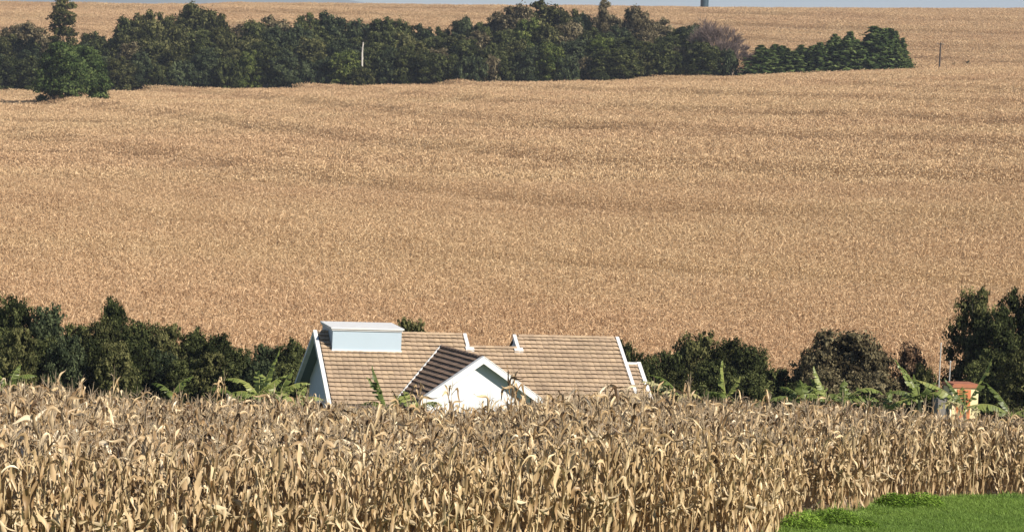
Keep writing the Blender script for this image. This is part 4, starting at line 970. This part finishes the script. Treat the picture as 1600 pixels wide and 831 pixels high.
# ---- banana plants
def banana_leaf(r, L, w, e0, e1, brk, tint, torn=.5):
    """midrib with two blades cut into strips"""
    seg = 16; s = np.linspace(0, 1, seg + 1); sm = np.clip(s / brk, 0, 1); el = e0 + (e1 - e0) * sm ** 1.4
    T = np.stack([np.cos(el), 0 * el, np.sin(el)], -1); C = np.zeros((seg + 1, 3)); C[1:] = np.cumsum(.5 * (T[1:] + T[:-1]) * L / seg, 0)
    N = np.stack([-np.sin(el), 0 * el, np.cos(el)], -1); S = np.array([0, 1., 0]); a = Arr()
    wd = w / 2 * np.sin(np.clip((s - .10) / .9, 0, 1) ** .55 * math.pi) ** .7; wd[s < .1] = 0; wd = np.nan_to_num(wd)
    V, Q = tube_arr(C, .03 * (1 - .85 * s), 5); a.add(V, Q, min(1, tint + .25))
    for sd in (-1, 1):
        droop = r.uniform(.35, 1.0)
        for i in range(2, seg):
            gap = .7 * torn * r.uniform(0, 1); d1 = droop + r.normal(0, .4) * torn; q0 = C[i]; q1 = C[i + 1] * (1 - gap * .3) + C[i] * gap * .3
            o0 = S * sd * wd[i] * math.cos(d1) - N[i] * wd[i] * math.sin(d1); o1 = S * sd * wd[i + 1] * math.cos(d1) - N[i + 1] * wd[i + 1] * math.sin(d1)
            sw = T[i] * wd[i] * .25
            V = np.stack([q0, q1, q1 + o1 * .55 + N[i] * .03, q0 + o0 * .55 + N[i] * .03, q1 * (1 - gap * .5) + q0 * gap * .5 + o1 + sw, q0 + o0 + sw]); a.add(V, np.array([[0, 1, 2, 3], [3, 2, 4, 5]]), float(np.clip(tint + r.normal(0, .08), 0, 1)))
    V, Q, Tt = a.cat(); return V, Q, Tt
def banana(px, Y, zpx, leaves, seed, label, group='banana plants between corn and trees'):
    """zpx: image row of the crown where the leaves leave the stem; leaves: (azimuth deg, L, w, e0, e1, tint, dry)"""
    p = at(px, zpx, Y); g = gzf(p.x, Y); hh = p.z - g; r = np.random.default_rng(seed)
    e = empty('banana_plant', (p.x, Y, g)); tag(e, label, 'banana plant', group)
    b = MB(); b.tube([(0, 0, -.2), (.02, 0, hh * .5), (0, 0, hh + .05)], [.13, .10, .06], 8); b.build('stem', M['bananastem'], e)
    for az, L, w, e0, e1, tint, dry in leaves:
        V, Q, T = banana_leaf(r, L, w * 1.3, R(e0), R(e1), 1.0, tint, .8 if not dry else 1.2); V = rot_z(V, R(az))
        link('leaf', np_mesh('banana_leaf', V, Q, M['bananadry' if dry else 'banana'], T), e, (0, 0, hh))
# azimuth 0 = picture right, 90 = away, 180 = picture left, 270 = towards the camera
banana(1295, 117, 630, [(165, 1.7, .42, 66, 62, .95, 0), (178, 1.5, .5, 60, -20, .6, 0), (200, 1.7, .5, 40, -40, .5, 0), (150, 1.4, .5, 70, 10, .45, 0), (240, 1.2, .5, 50, -50, .4, 0), (20, 1.3, .5, 55, -30, .4, 0)], 1, 'banana plant with one bright upright leaf, below the broad brown shrub')
banana(1255, 118, 630, [(170, 1.3, .5, 60, -10, .5, 0), (190, 1.6, .5, 30, -35, .5, 0), (10, 1.2, .45, 65, 0, .55, 0), (260, 1.2, .5, 40, -60, .4, 0), (100, 1.2, .5, 75, 20, .35, 0)], 2, 'banana plant left of the one with the bright upright leaf')
banana(1320, 117, 628, [(5, 1.9, .55, 55, -48, .75, 0), (95, 1.0, .4, 80, 50, .5, 0), (20, 1.8, .5, 30, -45, .5, 0), (260, 1.2, .5, 45, -55, .45, 0), (175, 1.0, .4, 50, -40, .4, 0)], 3, 'banana plant with a leaf arching to the right, striped by sunlight')
banana(1382, 118, 640, [(8, 1.8, .5, 38, -20, .6, 0), (172, 1.4, .5, 40, -45, .5, 0), (260, 1.2, .5, 45, -50, .4, 0), (60, 1.1, .4, 70, 20, .45, 0)], 4, 'banana plant between the arching leaf and the fan of fronds')
banana(1437, 117, 626, [(172, 2.0, .4, 62, 48, .55, 0), (160, 1.6, .4, 72, 38, .6, 0), (185, 1.5, .4, 40, -30, .5, 0), (5, 1.4, .4, 48, -50, .5, 0), (30, 1.2, .4, 70, 0, .5, 0), (210, 1.2, .4, 50, -60, .5, 0), (330, 1.3, .4, 50, -60, .5, 0), (270, 1.2, .4, 60, -50, .55, 0), (120, 1.2, .4, 80, 40, .4, 0)], 5, 'banana plant with a fan of many narrow fronds left of the shed')
banana(1508, 116, 637, [(178, 2.4, .5, 42, 5, .8, 0), (5, 2.3, .45, 62, 66, .85, 0), (0, 1.9, .5, 22, -45, .6, 0), (200, 1.5, .5, 35, -60, .8, 1), (300, 1.0, .5, 20, -75, .9, 1), (240, 1.1, .5, 20, -75, .8, 0), (170, 1.5, .4, 60, 40, .3, 0), (100, 1.0, .4, 75, 30, .5, 0)], 6, 'yellowing banana plant in front of the little red roofed shed')
banana(1580, 116, 650, [(175, 1.3, .5, 40, -45, .5, 0), (5, 1.6, .5, 35, -40, .55, 0), (150, 1.9, .4, 62, 20, .4, 0), (260, 1.2, .5, 40, -60, .45, 0)], 7, 'banana plant at the right picture edge above the corn')
banana(1134, 117, 622, [(172, 1.6, .42, 80, 84, .75, 0), (12, 1.1, .34, 60, 55, .9, 0), (260, 1.2, .5, 45, -60, .4, 0), (190, 1.2, .45, 40, -50, .4, 0)], 8, 'banana plant with a single ragged leaf pointing straight up')
banana(1062, 120, 622, [(170, 1.7, .4, 62, -5, .45, 0), (178, 1.9, .45, 40, -8, .9, 1), (10, 1.1, .4, 40, -60, .5, 1), (260, 1.1, .4, 40, -60, .5, 1)], 9, 'banana plant with pale dry fronds beside the annex roof')
banana(604, 115, 640, [(172, 1.9, .5, 72, 64, .35, 0), (178, 1.6, .5, 74, 30, .45, 0), (185, 1.2, .5, 48, -50, .4, 0), (5, 1.1, .5, 62, 0, .35, 0), (250, 1.0, .5, 45, -55, .4, 0)], 10, 'dark green banana plant standing before the middle of the main roof')
banana(655, 114, 636, [(172, 1.2, .55, 42, -10, .98, 0), (5, 1.0, .5, 40, -40, .9, 0), (260, 1.0, .5, 35, -60, .9, 0), (160, 1.0, .5, 60, 10, .8, 0)], 11, 'bright yellow green banana plant below the end of the roof valley')
banana(405, 117, 622, [(8, 2.2, .4, 74, 62, .8, 0), (172, 1.9, .45, 60, -30, .8, 0), (20, 1.6, .45, 60, 10, .9, 0), (190, 1.5, .5, 35, -50, .6, 0), (260, 1.2, .5, 45, -60, .6, 0), (100, 1.4, .45, 76, 30, .6, 0)], 12, 'banana plant with one long thin leaf left of the house gable')
banana(435, 119, 622, [(175, 1.6, .45, 70, 10, .9, 0), (10, 1.6, .45, 58, -20, .8, 0), (30, 1.4, .45, 75, 40, .85, 0), (270, 1.2, .5, 45, -50, .7, 0), (200, 1.3, .5, 40, -50, .7, 0)], 13, 'yellow green banana plant nearest the left gable of the house')
banana(372, 119, 628, [(170, 1.5, .45, 55, -30, .5, 0), (15, 1.3, .45, 60, -10, .6, 0), (270, 1.1, .5, 45, -60, .4, 0)], 14, 'low banana plant at the left of the clump beside the house')
banana(462, 116, 634, [(172, 1.2, .45, 60, -20, .85, 0), (8, 1.3, .45, 50, -40, .85, 0), (270, 1.1, .5, 45, -50, .7, 0), (60, 1.1, .4, 70, 10, .7, 0)], 15, 'low yellow green banana plant at the foot of the left gable')
banana(14, 117, 606, [(172, 1.5, .45, 60, -20, .6, 0), (10, 1.4, .45, 62, -30, .6, 0), (60, 1.2, .4, 75, 20, .5, 0), (260, 1.2, .5, 40, -60, .5, 0)], 16, 'banana plant at the left picture edge above the corn')
banana(268, 120, 618, [(15, 1.3, .4, 65, 10, .45, 0), (170, 1.1, .4, 60, -20, .4, 0), (270, 1.0, .4, 45, -60, .4, 0)], 17, 'small banana plant in front of the dark left thicket')

# ================================================================== SMALL STRUCTURES
# shed
Y = 127.0; p = at(1502, 600, Y); g = gzf(p.x, Y) - .05; top = p.z - g
shed = empty('shed', (p.x, Y, g), R(14)); tag(shed, 'little cream and orange shed with a flat red roof, right of the house', 'shed')
b = MB(); b.box((-.62, -.55, -.3), (1.24, 0, 0), (0, 1.1, 0), (0, 0, top + .2)); b.build('wall', M['cream'], shed)
b = MB(); b.box((-.42, -.585, .1), (.66, 0, 0), (0, .034, 0), (0, 0, top - .28)); d_ = b.build('door', M['orange'], shed)
b = MB(); b.box((-.10, -.60, .12), (.03, 0, 0), (0, .014, 0), (0, 0, top - .32)); b.box((-.42, -.60, top * .55), (.66, 0, 0), (0, .013, 0), (0, 0, .06)); b.build('door_rail', M['redroof'], d_)
b = MB(); b.box((-.68, -.63, top - .1), (1.36, 0, 0), (0, 1.26, 0), (0, 0, .12)); rf = b.build('roof', M['redroof'], shed)
b = MB(); b.box((-.6, -.55, top + .02), (1.2, 0, 0), (0, 1.1, 0), (0, 0, .05)); b.build('roof_edge', M['redroof'], rf)
b = MB(); b.box((-1.2, -.30, -.3), (.57, 0, 0), (0, .7, 0), (0, 0, top - .35)); b.build('side_wall', M['grey'], shed)
for px, t_, lb in ((1470.5, 537, 'taller of two thin posts behind the red roofed shed'), (1485, 565, 'shorter thin post close to the red roofed shed')):
    Y = 130; p = at(px, t_, Y); g = gzf(p.x, Y); b = MB(); hh = p.z - g; b.tube([(0, 0, -.3), (0, 0, hh)], [.032, .026], 8); b.tube([(0, 0, hh - .002), (0, 0, hh + .05)], [.055, .02], 8)
    o = b.build('post', M['metal']); o.location = (p.x, Y, g); tag(o, lb, 'post', 'thin posts by the shed')
# utility pole in the upper field
p = hit(1467.5, 112, 1.0); top = at(1469, 67, p.y); hh = top.z - p.z
up = empty('utility_pole', p); tag(up, 'wooden utility pole with a short crossarm in the upper field', 'utility pole')
b = MB(); b.tube([(0, 0, -.5), (0, 0, hh * .5), (0, 0, hh)], [.25, .22, .18], 8); b.build('pole', M['wood'], up)
b = MB(); b.box((-.85, -.2, hh - .45), (1.7, 0, 0), (0, .1, 0), (0, 0, .16)); ca_ = b.build('crossarm', M['wood'], up)
for x_ in (-.75, 0.28, .75):
    b = MB(); b.tube([(x_, -.15, hh - .29), (x_, -.15, hh - .18), (x_, -.15, hh - .08)], [.05, .075, .03], 7); b.build('insulator', M['metal'], ca_)
# water tank on the skyline
Y = 1150.0; p = at(1100.5, 12, Y); g = gzf(p.x, Y); tk = empty('water_tank', (p.x, Y, g)); tag(tk, 'dark blue grey cylindrical water tank on the skyline', 'water tank')
b = MB(); zc = p.z - g - .2; b.tube([(0, 0, zc), (0, 0, zc + 2), (0, 0, zc + 5)], [1.65, 1.65, 1.65], 20); tb = b.build('tank_body', M['tank'], tk)
for z_ in (.2, 2.4, 4.6): b = MB(); b.tube([(0, 0, zc + z_), (0, 0, zc + z_ + .16)], [1.7, 1.7], 20); b.build('hoop', M['tank'], tb)
b = MB(); b.tube([(0, 0, zc + 5.003), (0, 0, zc + 5.5), (0, 0, zc + 5.75)], [1.75, .9, .25], 20); b.build('lid', M['tank'], tk)
b = MB(); b.box((-1.5, -1.5, -.3), (3, 0, 0), (0, 3, 0), (0, 0, zc + .297)); b.build('plinth', M['grey'], tk)

# ================================================================== HAZE
mt, t = new_mat('thin_haze'); pv = nd(t, 'ShaderNodeVolumePrincipled'); pv.inputs['Color'].default_value = (0.80, 0.87, 1.0, 1); pv.inputs['Density'].default_value = 0.00009; pv.inputs['Anisotropy'].default_value = 0.1
out = nd(t, 'ShaderNodeOutputMaterial'); t.links.new(pv.outputs[0], out.inputs['Volume'])
b = MB(); b.box((-14000, -400, -70), (28000, 0, 0), (0, 17400, 0), (0, 0, 720)); hz = b.build('haze', mt); tag(hz, 'thin bluish haze over the whole valley', 'haze', kind='stuff')
